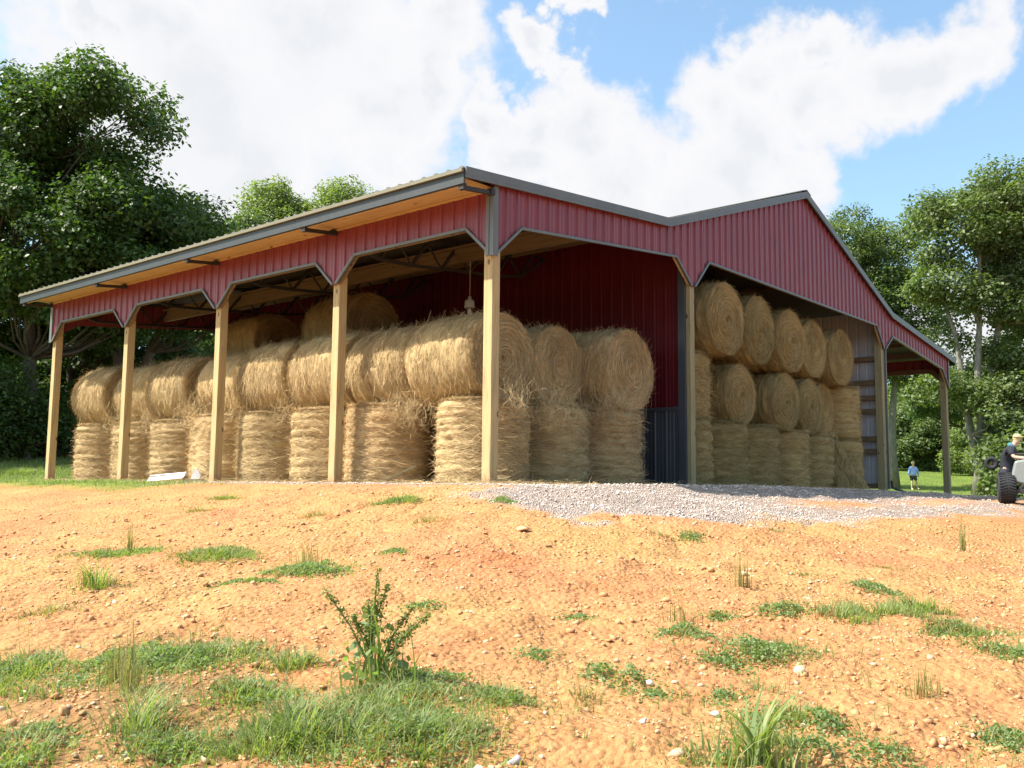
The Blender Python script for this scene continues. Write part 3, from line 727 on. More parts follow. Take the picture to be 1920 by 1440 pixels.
def src_floor(rng, n):
    x = np.concatenate([rng.uniform(-.5, 5.6, n // 2), rng.uniform(6, 16.3, n - n // 2)]); y = rng.uniform(-.6, .75, n) - rng.exponential(.12, n)
    k = n // 4; x[:k] = rng.uniform(-.5, .9, k); y[:k] = rng.uniform(0, 14.5, k)
    return np.stack([x, y, ground(x, y) + .015 + rng.exponential(.015, n)], -1)
wisps('hay_litter', 9000, src_floor, M['straw'], (.08, .3), seed=4, flat=True, label='straw litter scattered on the floor under the barn edge', cat='straw', kind='stuff')
def slump():
    rng = np.random.default_rng(9); n = 5200
    t = rng.uniform(0, 1, n) ** .8; a = rng.uniform(-1, 1, n); hgt = 1.35 * (1 - t) ** 1.3
    x = 13.75 + a * (.25 + .75 * t) + .35 * t; y = .42 - .55 * t * (1 - .4 * a * a) + rng.normal(0, .04, n)
    z = hgt * (1 - .35 * a * a) + rng.normal(0, .02, n) + .02
    P0 = np.stack([x, y, z], -1); T = np.stack([a * .5 + rng.normal(0, .25, n) + .25, rng.normal(-.2, .2, n), -1.1 + rng.normal(0, .25, n)], -1); T /= np.linalg.norm(T, axis=1, keepdims=True)
    Nn = np.tile([.1, -.85, .5], (n, 1)) + rng.normal(0, .2, (n, 3)); Nn /= np.linalg.norm(Nn, axis=1, keepdims=True)
    v, q = strand_strips(P0, T, Nn, rng.uniform(.15, .4, n), rng.uniform(.006, .013, n), rng.normal(0, .3, n), np.abs(rng.normal(0, .15, n)), rng)
    o = np_mesh('loose_hay_pile', v, quads=q, mat=M['strawo'], uv=np.stack([np.arange(len(v)) % 97 / 30., np.arange(len(v)) % 13 / 9.], -1))
    tag(o, 'heap of loose hay slumped down in front of the bottom bales in the main bay', 'hay', kind='stuff')
    # solid core so the heap has a body
    xs, ts = np.meshgrid(np.linspace(-1, 1, 14), np.linspace(0, 1, 12)); H = 1.28 * (1 - ts) ** 1.3 * (1 - .35 * xs ** 2)
    V = np.stack([13.75 + xs * (.25 + .75 * ts) + .35 * ts, .46 - .50 * ts * (1 - .4 * xs * xs), H - .02 + .02 * vnoise(xs * 7, ts * 9, 4)], -1).reshape(-1, 3)
    ix = np.arange(14 * 12).reshape(12, 14); q = np.stack([ix[:-1, :-1], ix[1:, :-1], ix[1:, 1:], ix[:-1, 1:]], -1).reshape(-1, 4)
    c = np_mesh('pile_core', V, quads=q, mat=M['hayo'], smooth=True, uv=V[:, [0, 2]], parent=o)
slump()
# ------------------------------------------------------------------ trees
def leaf_quads(P, size, rng, up=.5, outv=None):
    n = len(P); Nn = rng.normal(0, 1, (n, 3)); Nn[:, 2] = np.abs(Nn[:, 2]) + up
    if outv is not None: Nn += outv * .8
    Nn /= np.linalg.norm(Nn, axis=1, keepdims=True)
    A = np.cross(Nn, rng.normal(0, 1, (n, 3))); A /= np.linalg.norm(A, axis=1, keepdims=True); B = np.cross(Nn, A)
    s = (size * rng.uniform(.6, 1.3, n))[:, None]
    V = np.stack([P - A * s * .5, P + B * s * .30 - A * s * .02, P + A * s * .5, P - B * s * .30 + Nn * s * .1], 1).reshape(-1, 3)
    return V, np.arange(n * 4).reshape(-1, 4)
def make_tree(name, base, lobes, trunk_r, leaf, bark, seed, label, group=None, leaf_size=.19, per=430, puff=(.55, 1.15), dens=.95, forks=1, cat='tree', lean=(0, 0), show=1.0):
    """lobes: list of (dx, dy, z, rx, rz) crown masses round the stem; puffs of leaves fill them, limbs run to every puff"""
    rng = np.random.default_rng(seed); bx, by = base; bz = gz(bx, by) - .1
    t = thing(name, (bx, by, bz), label=label, cat=cat, group=group)
    puffs = []
    for (dx, dy, z, rx, rz) in lobes:
        n = max(4, int(dens * 5.2 * (rx * rx * rz) ** (2 / 3) / (np.mean(puff) ** 2)))
        d = rng.normal(0, 1, (n, 3)); d /= np.linalg.norm(d, axis=1, keepdims=True); r = rng.uniform(.35, 1, n) ** .55
        c = np.stack([dx + d[:, 0] * rx * r, dy + d[:, 1] * rx * r, z + d[:, 2] * rz * r], -1)
        keep = c[:, 2] > .5; puffs += [(p, rng.uniform(*puff), (dx, dy, z)) for p in c[keep]]
    LV = []; 
    for (c, pr, _) in puffs:
        n = int(per * (pr / .95) ** 2); d = rng.normal(0, 1, (n, 3)); d /= np.linalg.norm(d, axis=1, keepdims=True)
        r = pr * (rng.uniform(0, 1, n) ** .4) * (1 + .25 * np.sin(d[:, 0] * 5 + seed) * np.cos(d[:, 2] * 6))
        p = c + d * r[:, None] * np.array([1.1, 1.1, .78]); v, q = leaf_quads(p, leaf_size, rng, .5, d); LV.append(v)
    LV = np.concatenate(LV); Q = np.arange(len(LV)).reshape(-1, 4)
    np_mesh('crown', LV, quads=Q, mat=leaf, parent=t)
    mb = MB(); hz = min(l[2] - l[4] * .5 for l in lobes)
    top = max(l[2] for l in lobes)
    stems = []
    for k in range(forks):
        a = 2 * math.pi * k / forks + seed; off = (0 if forks == 1 else .35)
        tgt = lobes[k % len(lobes)]
        pts = [Vector((off * .4 * math.cos(a), off * .4 * math.sin(a), 0))]
        m_ = 7
        for i in range(1, m_ + 1):
            f = i / m_; pts.append(Vector((tgt[0] * f ** 1.4 + lean[0] * math.sin(f * 3) + off * math.cos(a) * f * 2 + rng.normal(0, .10), tgt[1] * f ** 1.4 + lean[1] * math.sin(f * 3) + off * math.sin(a) * f * 2 + rng.normal(0, .10), f * (tgt[2] + tgt[4] * .45))))
        rs = [trunk_r * (1.35 if i == 0 else 1) * (1 - .85 * i / m_) for i in range(m_ + 1)]
        mb.tube(pts, rs, 10); stems.append((pts, rs))
    order = list(range(len(puffs))); rng.shuffle(order)
    for i in order[:int(len(order) * show)]:
        c = Vector(puffs[i][0]); best = None
        for pts, rs in stems:
            for j in range(2, len(pts) - 0):
                dd = (pts[j] - c).length + max(0, pts[j].z - c.z + .8) * 1.6
                if best is None or dd < best[0]: best = (dd, pts[j], rs[j])
        p = best[1]; r0 = max(.025, min(best[2] * .55, .02 + .016 * (c - p).length)); m1 = p.lerp(c, .45) + Vector((rng.normal(0, .2), rng.normal(0, .2), -.12 * (c - p).length + .1))
        mb.tube([p, m1, p.lerp(c, .8) + Vector((0, 0, .05)), c], [r0, r0 * .7, r0 * .42, r0 * .15], 5, cap=False)
    mb.build('trunk', bark, t, smooth=True)
    return t
def at(D, L): return (CX + D * HX + L * HY, CY + D * HY - L * HX)
ld, lm, ll_ = M['leaf_dark'], M['leaf_mid'], M['leaf_light']
def lat(px, D): return (px - 960) / 1789. * D
# crown masses are given as (across, along, height, radius, half height) in the tree's own frame
def lob(lst): return [(a * HY + b * HX, -a * HX + b * HY, z, r, h) for (a, b, z, r, h) in lst]
# big oaks at the left
make_tree('oak_tree', at(35, lat(60, 35)), lob([(-2, 0, 12.2, 3.6, 2.6), (1.8, 0, 12.5, 2.8, 2.3), (3.6, -.6, 8.4, 2.5, 2.0), (-.5, -.8, 8.0, 4.2, 2.4), (1.5, 0, 5.8, 2.8, 1.2)]), .30, ld, M['bark'], 1, 'tallest dark oak at the left edge, rising above the far end of the barn', 'oaks at the left edge', per=430)
make_tree('oak_tree', at(38, lat(-150, 38)), lob([(0, 0, 10.5, 4.2, 4.0), (1.5, 0, 6, 3.5, 2.5)]), .34, ld, M['bark'], 2, 'dark oak cut off by the left edge of the view', 'oaks at the left edge', per=400)
for i_, (x_, y_, l_) in enumerate([(-4.8, 30.5, 'unseen oak added beyond the left edge of the view to shade the bank'), (-1.5, 37.5, 'unseen oak added beyond the left edge farther up, to shade the bank')]): make_tree('oak_tree', (x_, y_), [(0, 0, 9.5, 3.8, 3.4), (1, -1, 6, 3, 2)], .3, ld, M['bark'], 11 + i_, l_, 'oaks at the left edge', per=260, leaf_size=.24)  # two out-of-view oaks, added only to cast shade on the bank
make_tree('oak_tree', at(38, lat(235, 38)), lob([(-.9, 0, 9.6, 2.3, 2.5), (1.9, 0, 8.7, 2.0, 1.9), (2.0, .5, 6.1, 2.4, 1.4), (-1.6, 0, 6.4, 2.2, 1.5)]), .27, ld, M['bark'], 3, 'dark oak with twin rounded tops just left of the roof slope', 'oaks at the left edge', per=430, forks=2)
make_tree('oak_tree', at(44, lat(120, 44)), lob([(.8, 0, 7.0, 3.8, 2.2), (3, 0, 4.6, 2.6, 1.6)]), .26, lm, M['bark'], 4, 'mid green oak filling the gap behind the two tall left oaks', 'oaks at the left edge', per=420)
make_tree('maple_tree', at(54, lat(420, 54)), lob([(-1.6, 0, 10.2, 2.4, 2.3), (.8, 0, 11.0, 2.1, 2.2), (0, 0, 5.4, 3.6, 2.6)]), .26, lm, M['bark'], 5, 'rounded green tree behind the middle of the lean-to roof', 'trees behind the barn', per=420)
make_tree('maple_tree', at(57, lat(510, 57)), lob([(-.5, 0, 13.6, 1.7, 2.0), (1.2, 0, 12.8, 1.7, 2.0), (0, 0, 8.2, 3, 2.4)]), .24, ll_, M['bark'], 6, 'light green tree with a knobbly top above the lean-to roof, left one of a pair', 'trees behind the barn', per=430)
make_tree('maple_tree', at(57, lat(620, 57)), lob([(-1.6, 0, 13.3, 1.5, 1.6), (.3, 0, 13.8, 1.9, 1.6), (0, 0, 9, 2.8, 2.2)]), .24, ll_, M['bark'], 7, 'light green tree with a round top above the lean-to roof, right one of a pair', 'trees behind the barn', per=430)
# lower woodland seen under the roof and at the left
for i, (px, D, z, r, h, l) in enumerate([(-60, 44, 2.6, 3.2, 2.6, 'dark understorey tree at the left edge, behind the grassy bank'), (60, 47, 2.8, 3.2, 2.8, 'dark understorey tree seen left of the last wooden post'),
        (190, 47, 2.7, 3.1, 2.7, 'shadowy understorey tree seen between the last two wooden posts'), (300, 48, 3.1, 3.2, 2.9, 'understorey tree with lighter leaves seen over the far bales'),
        (410, 49, 3.3, 3.2, 3.0, 'understorey tree seen under the roof beside the third wooden post'), (130, 39, 1.3, 1.7, 1.3, 'low dark bush at the foot of the left oaks'), (15, 42, 1.6, 2.0, 1.6, 'low dark bush at the left edge below the oaks'),
        (50, 33.5, 1.5, 1.2, 1.1, 'leafy sapling hiding the trunk of the tallest oak'), (-30, 33, 2.0, 1.4, 1.6, 'dark sapling cut by the left edge of the view'), (110, 36, 1.5, 1.2, 1.2, 'dark leafy sapling right of the last wooden post')]):
    make_tree('understorey_tree' if r > 2.5 else 'sapling' if 'sapling' in l else 'bush', at(D, lat(px, D)), lob([(0, 0, z, r, h), (r * .6, .5, z * .8, r * .7, h * .7), (-r * .6, .5, z * .8, r * .7, h * .7)]), .12, ld if i != 3 else lm, M['bark'], 20 + i, l, 'undergrowth at the left', per=300 if D > 37 else 520, leaf_size=.21 if D > 37 else .14, cat='tree' if r > 2.5 else 'bush')
# right side
make_tree('maple_tree', at(62, lat(1588, 62)), lob([(0, 0, 16.2, 2.5, 2.9), (.6, 0, 12.5, 3.2, 2.5), (0, 0, 8.5, 3, 2.5)]), .3, lm, M['bark_light'], 40, 'green tree rising right behind the gable slope', 'trees right of the barn', per=430)
make_tree('maple_tree', at(62, lat(1675, 62)), lob([(0, 0, 15.2, 2.3, 2.4), (1.1, 0, 11.8, 2.4, 2.6), (-.6, 0, 11.5, 2.3, 2.4), (1.4, 0, 8.4, 1.7, 1.8)]), .3, lm, M['bark_light'], 41, 'green tree drooping over the right lean-to roof', 'trees right of the barn', per=430)
make_tree('maple_tree', at(45, lat(1835, 45)), lob([(-.2, 0, 13.4, 2.5, 2.1), (2.4, 0, 13.8, 2.6, 2.4), (-.8, 0, 10.3, 2.0, 1.5), (2.4, .5, 10.0, 2.4, 1.7), (1.6, 0, 6.6, 1.6, 1.0), (-1.0, .4, 7.9, .9, .7), (.9, -1.2, 4.3, 2.0, 1.2), (2.8, -1, 5.2, 1.8, 1.3), (-1.6, -.6, 5.2, 1.3, .8), (1.6, -1.4, 2.2, 1.8, 1.1)]), .25, lm, M['bark_light'], 42, 'tall tree at the right edge with pale forked trunk showing under its crown', 'trees right of the barn', per=460, forks=3, dens=.95)
make_tree('maple_tree', at(48, lat(1970, 48)), lob([(0, 0, 13.4, 2.8, 3.0), (0, 0, 8, 3.0, 2.5), (0, 0, 4, 3, 2)]), .25, lm, M['bark_light'], 43, 'tree cut off by the right edge of the view', 'trees right of the barn', per=400)
make_tree('spreading_tree', at(66, lat(1842, 66)), lob([(-2.4, 0, 6.4, 2.6, 1.9), (.6, 0, 6.8, 2.8, 2.2), (3.0, 0, 6.2, 2.6, 2.0), (-3.2, 0, 9.2, 1.2, .9), (2.6, 0, 3.4, 2.2, 1.3), (-3.9,0,7.2,1.3,1.0)]), .42, ld, M['bark'], 44, 'broad dark tree with a thick trunk just right of the last barn post', 'trees right of the barn', per=430, forks=2)
for i, (px, D, z, r, h, mt, l) in enumerate([(1690, 90, 4.1, 3.6, 4.0, ll_, 'bright yellow-green bush behind the person in blue, under the right lean-to'), (1745, 84, 3.6, 2.9, 3.2, lm, 'green bush right behind the last barn post'),
        (1640, 96, 4.4, 4.0, 4.2, lm, 'green bush seen beside the white inner sheets'), (1880, 78, 2.7, 3.0, 2.5, ll_, 'light green bush behind the man leaning on the vehicle'), (1950, 74, 3.2, 3.2, 3.0, lm, 'green bush at the right edge'),
        (1935, 42, 1.7, 1.2, 1.4, lm, 'leafy bush behind the man and the grey vehicle'),
        (1800, 100, 4.6, 4.5, 4.4, ld, 'dark bush farthest back across the mown field')]):
    make_tree('bush', at(D, lat(px, D)), lob([(0, 0, z, r, h), (r * .7, .5, z * .75, r * .7, h * .7), (-r * .7, .5, z * .8, r * .75, h * .75)]), .12, mt, M['bark'], 60 + i, l, 'bushes across the field', per=300, leaf_size=.26, cat='bush', puff=(.9, 1.6))

# ------------------------------------------------------------------ grass and weeds
def blades(P, H, W, rng, lean=.45, az=None, curve=1.0, segs=3):
    n = len(P); a = rng.uniform(0, 2 * np.pi, n) if az is None else az; ld_ = np.abs(rng.normal(lean, .22, n))
    d = np.stack([np.cos(a), np.sin(a), 0 * a], -1); s = np.stack([-np.sin(a + rng.normal(0, .5, n)), np.cos(a), 0 * a], -1); V = np.zeros((n, 2 * (segs + 1), 3))
    for i in range(segs + 1):
        t = i / segs; p = P + d * (H * ld_ * t ** (1 + curve))[:, None]; p[:, 2] += H * (t - .35 * curve * ld_ * t * t)
        w = (W * (1 - t) ** .7 / 2 + .0005)[:, None]; V[:, 2 * i] = p - s * w; V[:, 2 * i + 1] = p + s * w
    b = (np.arange(n) * 2 * (segs + 1))[:, None]
    Q = np.concatenate([b + np.array([[2 * i, 2 * i + 1, 2 * i + 3, 2 * i + 2]]) for i in range(segs)], 1).reshape(-1, 4)
    return V.reshape(-1, 3), Q
def disc(rng, n, rx, ry, p=.6):
    a = rng.uniform(0, 2 * np.pi, n); r = rng.uniform(0, 1, n) ** p * (1 + .25 * np.sin(a * 3 + rng.uniform(0, 6))); return np.cos(a) * r * rx, np.sin(a) * r * ry
class Acc:
    def __init__(s): s.V = []; s.Q = []; s.n = 0
    def add(s, v, q): s.V.append(v); s.Q.append(q + s.n); s.n += len(v)
    def out(s): return np.concatenate(s.V), np.concatenate(s.Q)
def weed(kind, x, y, r, h, label, seed, group=None, ry=None):
    """kind: grass (blades), leafy (low creeping leaves), mixed, stalk (thin tall stems), broad (corn-like blades), dock"""
    rng = np.random.default_rng(seed); g0 = gz(x, y); ry = ry or r * .9
    rx2 = r
    names = {'grass': ('grass_clump', 'grass clump'), 'leafy': ('weed_patch', 'weed'), 'mixed': ('weed_patch', 'weed'), 'stalk': ('grass_stalks', 'tall grass'), 'broad': ('broadleaf_grass', 'grass clump'), 'dock': ('dock_plant', 'weed'), 'dry': ('dry_grass_clump', 'grass clump')}
    nm, ct = names[kind]; t = thing(nm, (x, y, g0), label=label, cat=ct, group=group)
    def loc(n, p=.6, k=1.0):
        a, b = disc(rng, n, rx2 * k, ry * k, p)
        if n > 60 and kind != 'stalk':
            m_ = int(7 + r * ry * 420); ca, cb_ = disc(rng, m_, rx2, ry, .55); w_ = rng.integers(0, m_, n); sd_ = .035 + .05 * rng.uniform(0, 1, m_); a2 = ca[w_] + rng.normal(0, 1, n) * sd_[w_]; b2 = cb_[w_] + rng.normal(0, 1, n) * sd_[w_]; q_ = rng.random(n) < .8; a = np.where(q_, a2, a); b = np.where(q_, b2, b)
        X = a * HY + b * HX; Y = -a * HX + b * HY
        return np.stack([X, Y, ground(x + X, y + Y) - g0], -1)
    area = r * ry
    if kind in ('grass', 'mixed', 'dry', 'stalk'):
        n = int({'grass': 5200, 'mixed': 3600, 'dry': 2200, 'stalk': 400}[kind] * area ** .7) + 30; A = Acc()
        P = loc(n, .75 if kind != 'stalk' else 1.0)
        rad = np.hypot(P[:, 0], P[:, 1]) / max(r, ry); az = np.arctan2(P[:, 1], P[:, 0]) + rng.normal(0, .9, n)
        H = h * rng.uniform(.35, 1, n) * (1 - .45 * np.clip(rad, 0, 1)) * (.9 if kind == 'mixed' else 1)
        A.add(*blades(P, H, rng.uniform(.003, .0075, n) * (.7 if kind == 'stalk' else 1), rng, .75 if kind != 'stalk' else .15, az))
        if kind == 'stalk':
            m_ = 9; P2 = loc(m_, 1.0, .6); A.add(*blades(P2, h * rng.uniform(.8, 1.15, m_), np.full(m_, .005), rng, .18)); A.add(*blades(P2 + np.array([0, 0, .0]), h * rng.uniform(.5, .9, m_), np.full(m_, .004), rng, .3))
        np_mesh('blades', A.V[0] if len(A.V) == 1 else A.out()[0], quads=A.out()[1], mat=M['drygrass' if kind in ('dry', 'stalk') else 'grass'], parent=t)['kind'] = 'stuff'
    if kind in ('leafy', 'mixed', 'dock'):
        n = int((20000 if kind == 'leafy' else 9000) * area ** .75) + 60 if kind != 'dock' else 110
        P = loc(n, .6); rad = np.hypot(P[:, 0], P[:, 1]) / max(r, ry)
        hh = (h if kind != 'mixed' else h * .45) * (.3 + .7 * (vnoise(P[:, 0] * 9 + seed, P[:, 1] * 9, seed) * .5 + .5)) * (1 - .6 * np.clip(rad, 0, 1) ** 2)
        P[:, 2] += hh * rng.uniform(.1, 1, n) ** .6
        v, q = leaf_quads(P, .019 if kind != 'dock' else .05, rng, .35); np_mesh('leaves', v, quads=q, mat=M['weed'], parent=t)['kind'] = 'stuff'
    if kind in ('leafy', 'mixed') and area > .008:
        n = int(14 + 900 * area); P = loc(n, .8); v, q = blades(P, (h * .8 + .04) * rng.uniform(.4, 1.3, n), rng.uniform(.0018, .0035, n), rng, .6); np_mesh('dead_stems', v, quads=q, mat=M['drygrass'], parent=t)['kind'] = 'stuff'
    if kind == 'broad':
        A = Acc(); n = 26; P = loc(n, 1, .35); az = np.arctan2(P[:, 1], P[:, 0]) + rng.normal(0, .7, n)
        A.add(*blades(P, h * rng.uniform(.5, 1.0, n), rng.uniform(.014, .026, n), rng, .65, az, 1.2, 6)); n = 160; P = loc(n, .7)
        A.add(*blades(P, h * rng.uniform(.2, .5, n), rng.uniform(.004, .009, n), rng, .6)); v, q = A.out(); np_mesh('blades', v, quads=q, mat=M['grass'], parent=t)['kind'] = 'stuff'
    if kind == 'dock':
        mb = MB(); SV = Acc()
        for i, (dl, dh) in enumerate([(-.24, .86), (-.12, .62), (.02, .9), (.07, 1.06), (.16, .72), (.27, .66), (.2, .5), (-.05, .75)]):
            b0 = Vector((rng.normal(0, .02), rng.normal(0, .02), 0)); e = Vector((dl * HY * 1.0 + rng.normal(0, .03), -dl * HX + rng.normal(0, .03), h * dh)); m1 = b0.lerp(e, .5) + Vector((0, 0, h * .08))
            mb.tube([b0, m1, e], [.006, .0045, .002], 5)
            n = 200; tt = rng.uniform(.38, 1, n); p = np.array([list(m1.lerp(e, (q_ - .5) * 2) if q_ > .5 else b0.lerp(m1, q_ * 2)) for q_ in tt]); p += rng.normal(0, .016, (n, 3)) * (1.25 - tt[:, None] * .7)
            v, q = leaf_quads(p, .018, rng, .3); SV.add(v, q)
        mb.build('stems', M['dock'], t); v, q = SV.out(); np_mesh('seed_heads', v, quads=q, mat=M['dock'], parent=t)
        A = Acc(); n = 70; P = loc(n, 1, .6); A.add(*blades(P, h * rng.uniform(.3, .9, n) ** 1.2, rng.uniform(.004, .013, n), rng, .4, None, 1.2, 6)); P = loc(3, 1, .2); A.add(*blades(P, h * rng.uniform(.9, 1.0, 3), np.full(3, .017), rng, .12, None, 1.2, 6)); v, q = A.out(); np_mesh('blades', v, quads=q, mat=M['grass'], parent=t)['kind'] = 'stuff'
    return t
# x, y, radius across, depth radius, height
W = [('mixed', -6.4, -1.62, .37, .25, .10, 'flat green weed patch at the left, upslope of the tall pointed clump'),
 ('stalk', -6.35, -1.66, .05, .05, .32, 'single thin sprig standing up out of the flat left weed patch'),
 ('mixed', -6.11, -2.58, .33, .26, .13, 'oval bright green weed patch level with the third wooden post'),
 ('grass', -7.23, -2.89, .10, .09, .31, 'tall pointed green grass clump at the left on bare clay'),
 ('leafy', -5.96, -3.62, .30, .22, .09, 'spreading grey-green weed below the second wooden post'),
 ('stalk', -5.75, -3.3, .18, .1, .26, 'wispy seed stalks standing in the grey-green weed below the second post'),
 ('leafy', -6.50, -3.59, .20, .10, .05, 'thin creeping weed left of the grey-green one'),
 ('mixed', -2.98, -1.27, .27, .22, .17, 'bright green tuft on the slope crest between the first two posts'),
 ('dry', -4.06, 1.07, .22, .16, .09, 'sparse tuft downslope of the white board'), ('grass', -3.24, 1.80, .20, .12, .1, 'small tuft near the crest below the third post'),
 ('dry', -4.09, -1.21, .16, .1, .12, 'thin yellowish tuft halfway up the slope below the second post'), ('dry', -3.99, -2.77, .17, .12, .08, 'thin tuft below the eroded clay lip by the corner post'),
 ('leafy', -5.19, -3.64, .085, .07, .05, 'small round weed alone on smooth clay in the middle left'), ('leafy', -6.34, -5.13, .08, .06, .06, 'small round weed right of the tall dock plant'),
 ('mixed', -8.34, -4.44, .17, .3, .17, 'grassy patch at the left edge halfway down the foreground'), ('dry', -7.73, -3.32, .13, .12, .12, 'dry wispy tuft near the left edge'),
 ('leafy', -7.97, -4.81, .30, .30, .11, 'thick leafy weed patch in the left foreground'), ('mixed', -7.67, -5.04, .32, .26, .13, 'leafy weed patch continuing right of the thick left foreground patch'),
 ('stalk', -8.18, -5.05, .06, .06, .24, 'thin reddish grass stems at the left of the foreground'), ('grass', -8.38, -5.62, .085, .08, .34, 'tall fine grass clump in the lower left foreground'),
 ('stalk', -8.2, -5.2, .1, .08, .36, 'tall thin stems rising through the left foreground weeds'),
 ('grass', -7.49, -5.40, .13, .11, .15, 'blue-green grass tuft left of the tall dock plant'), ('mixed', -7.89, -5.64, .2, .18, .15, 'loose green tuft in the foreground left of the big grass mat'),
 ('dock', -7.44, -5.96, .12, .10, .48, 'tall dark dock plant with upright seed stalks in the foreground'),
 ('mixed', -7.90, -6.36, .30, .26, .17, 'bright grass mat at the bottom, left part below the dock plant'), ('mixed', -7.76, -6.60, .32, .26, .13, 'dense green mat at the bottom right of the dock plant'),
 ('mixed', -7.58, -6.19, .32, .2, .12, 'green mat directly at the foot of the dock plant'), ('grass', -8.0, -6.15, .18, .16, .24, 'light green grass tuft sticking up in front of the dock plant'),
 ('leafy', -7.20, -6.06, .14, .12, .05, 'low weed right behind the green mat'), ('mixed', -7.18, -6.48, .18, .12, .09, 'small leafy weed at the right end of the green mat'),
 ('mixed', -8.80, -5.52, .16, .26, .13, 'weed patch in the bottom left corner'), ('mixed', -8.36, -5.88, .2, .16, .14, 'yellow-green tuft at the bottom left'), ('grass', -8.15, -6.16, .2, .16, .15, 'sprawling grass tuft at the bottom between the corner patch and the green mat'),
 ('leafy', -5.75, -5.86, .055, .05, .03, 'tiny weed in the middle of the bare clay'), ('leafy', -6.57, -6.21, .055, .05, .05, 'small yellow-green weed right of the green mat'),
 ('dry', -6.85, -6.68, .06, .05, .13, 'thin leaning sprig in the middle foreground'), ('leafy', -6.53, -6.56, .07, .06, .13, 'upright small bushy weed beside the leaning sprig'),
 ('leafy', -6.50, -6.72, .05, .05, .07, 'small bright weed beside a pale stone'), ('leafy', -6.55, -6.88, .06, .04, .03, 'low weed just right of the small bright one'),
 ('leafy', -5.71, -6.54, .13, .08, .07, 'straggling weed in the centre right foreground'), ('stalk', -5.4, -6.36, .15, .06, .2, 'bent dry stalks behind the straggling centre weed'),
 ('stalk', -4.41, -6.23, .09, .05, .27, 'pair of tall dry stems leaning left on the clay slope'), ('leafy', -5.14, -6.44, .07, .06, .06, 'small pointed weed left of the round leafy cluster'),
 ('leafy', -4.88, -6.75, .13, .10, .09, 'round leafy weed cluster on the right slope'), ('grass', -4.80, -7.06, .17, .14, .13, 'blue-green spiky tuft, leftmost of the right-hand band'),
 ('grass', -4.46, -7.17, .2, .14, .13, 'spiky tuft in the middle of the right-hand weed band'), ('grass', -4.11, -7.28, .2, .13, .17, 'tallest spiky tuft of the right-hand weed band'),
 ('leafy', -3.60, -6.83, .14, .1, .07, 'small weed just above the right-hand band'), ('mixed', -4.53, -7.70, .24, .14, .10, 'low mat continuing down the right-hand band'), ('mixed', -4.83, -7.96, .16, .14, .10, 'weed mat where the band meets the right edge'),
 ('leafy', -5.80, -7.05, .17, .16, .12, 'rounded leafy weed in the right foreground'), ('leafy', -6.00, -6.91, .11, .06, .06, 'low dark weed left of the rounded leafy one'),
 ('leafy', -6.37, -7.12, .05, .05, .05, 'tiny weed below the low dark one'), ('dry', -6.21, -7.27, .1, .06, .05, 'thin yellowish sprigs below the rounded leafy weed'),
 ('mixed', -6.46, -7.49, .20, .1, .08, 'sprawling weed above the broad-bladed clump'), ('leafy', -6.46, -7.66, .09, .06, .05, 'leafy tail at the right end of the sprawling weed'),
 ('stalk', -5.83, -7.84, .13, .1, .16, 'thin upright stalks in a loose weed at the lower right'), ('leafy', -6.08, -8.25, .09, .1, .06, 'bushy weed at the lower right edge'),
 ('dry', -2.46, -6.51, .2, .1, .04, 'flat yellow-green tuft far down the right slope'), ('dry', -3.46, -6.29, .16, .1, .06, 'flat dry tuft left of the yellow-green one'),
 ('broad', -7.05, -7.63, .12, .1, .40, 'tall broad-bladed grass clump at the bottom right of centre'), ('grass', -7.12, -7.50, .12, .06, .1, 'bluish tuft beside the broad-bladed clump'),
 ('leafy', -6.75, -7.72, .08, .06, .09, 'weed just right of the broad-bladed clump'), ('leafy', -6.60, -7.92, .10, .07, .09, 'weed patch at the bottom right'),
 ('stalk', -.74, -6.63, .05, .05, .4, 'lone tall thin stalk on the right slope'), ('leafy', -2.81, -4.92, .1, .1, .05, 'small weed below the gravel edge, right one of two'), ('dry', -2.93, -4.69, .12, .1, .06, 'small yellowish weed below the gravel edge, left one of two'),
 ('dry', -1.97, -5.31, .12, .08, .06, 'small weed near the lower right gravel tongue'), ('dry', -4.70, -5.89, .07, .05, .05, 'tiny dry tuft left of the leaning dry stems'),
 ('leafy', -2.58, -2.51, .1, .1, .10, 'small weed growing at the left end of the gravel'), ('grass', 1.89, 20.68, .55, .3, .35, 'big-leaved weed at the left edge beside the last post')]
for i, (k_, x, y, r, ry, h, l) in enumerate(W): weed(k_, x, y, r, h, l, 300 + i, ry=ry)

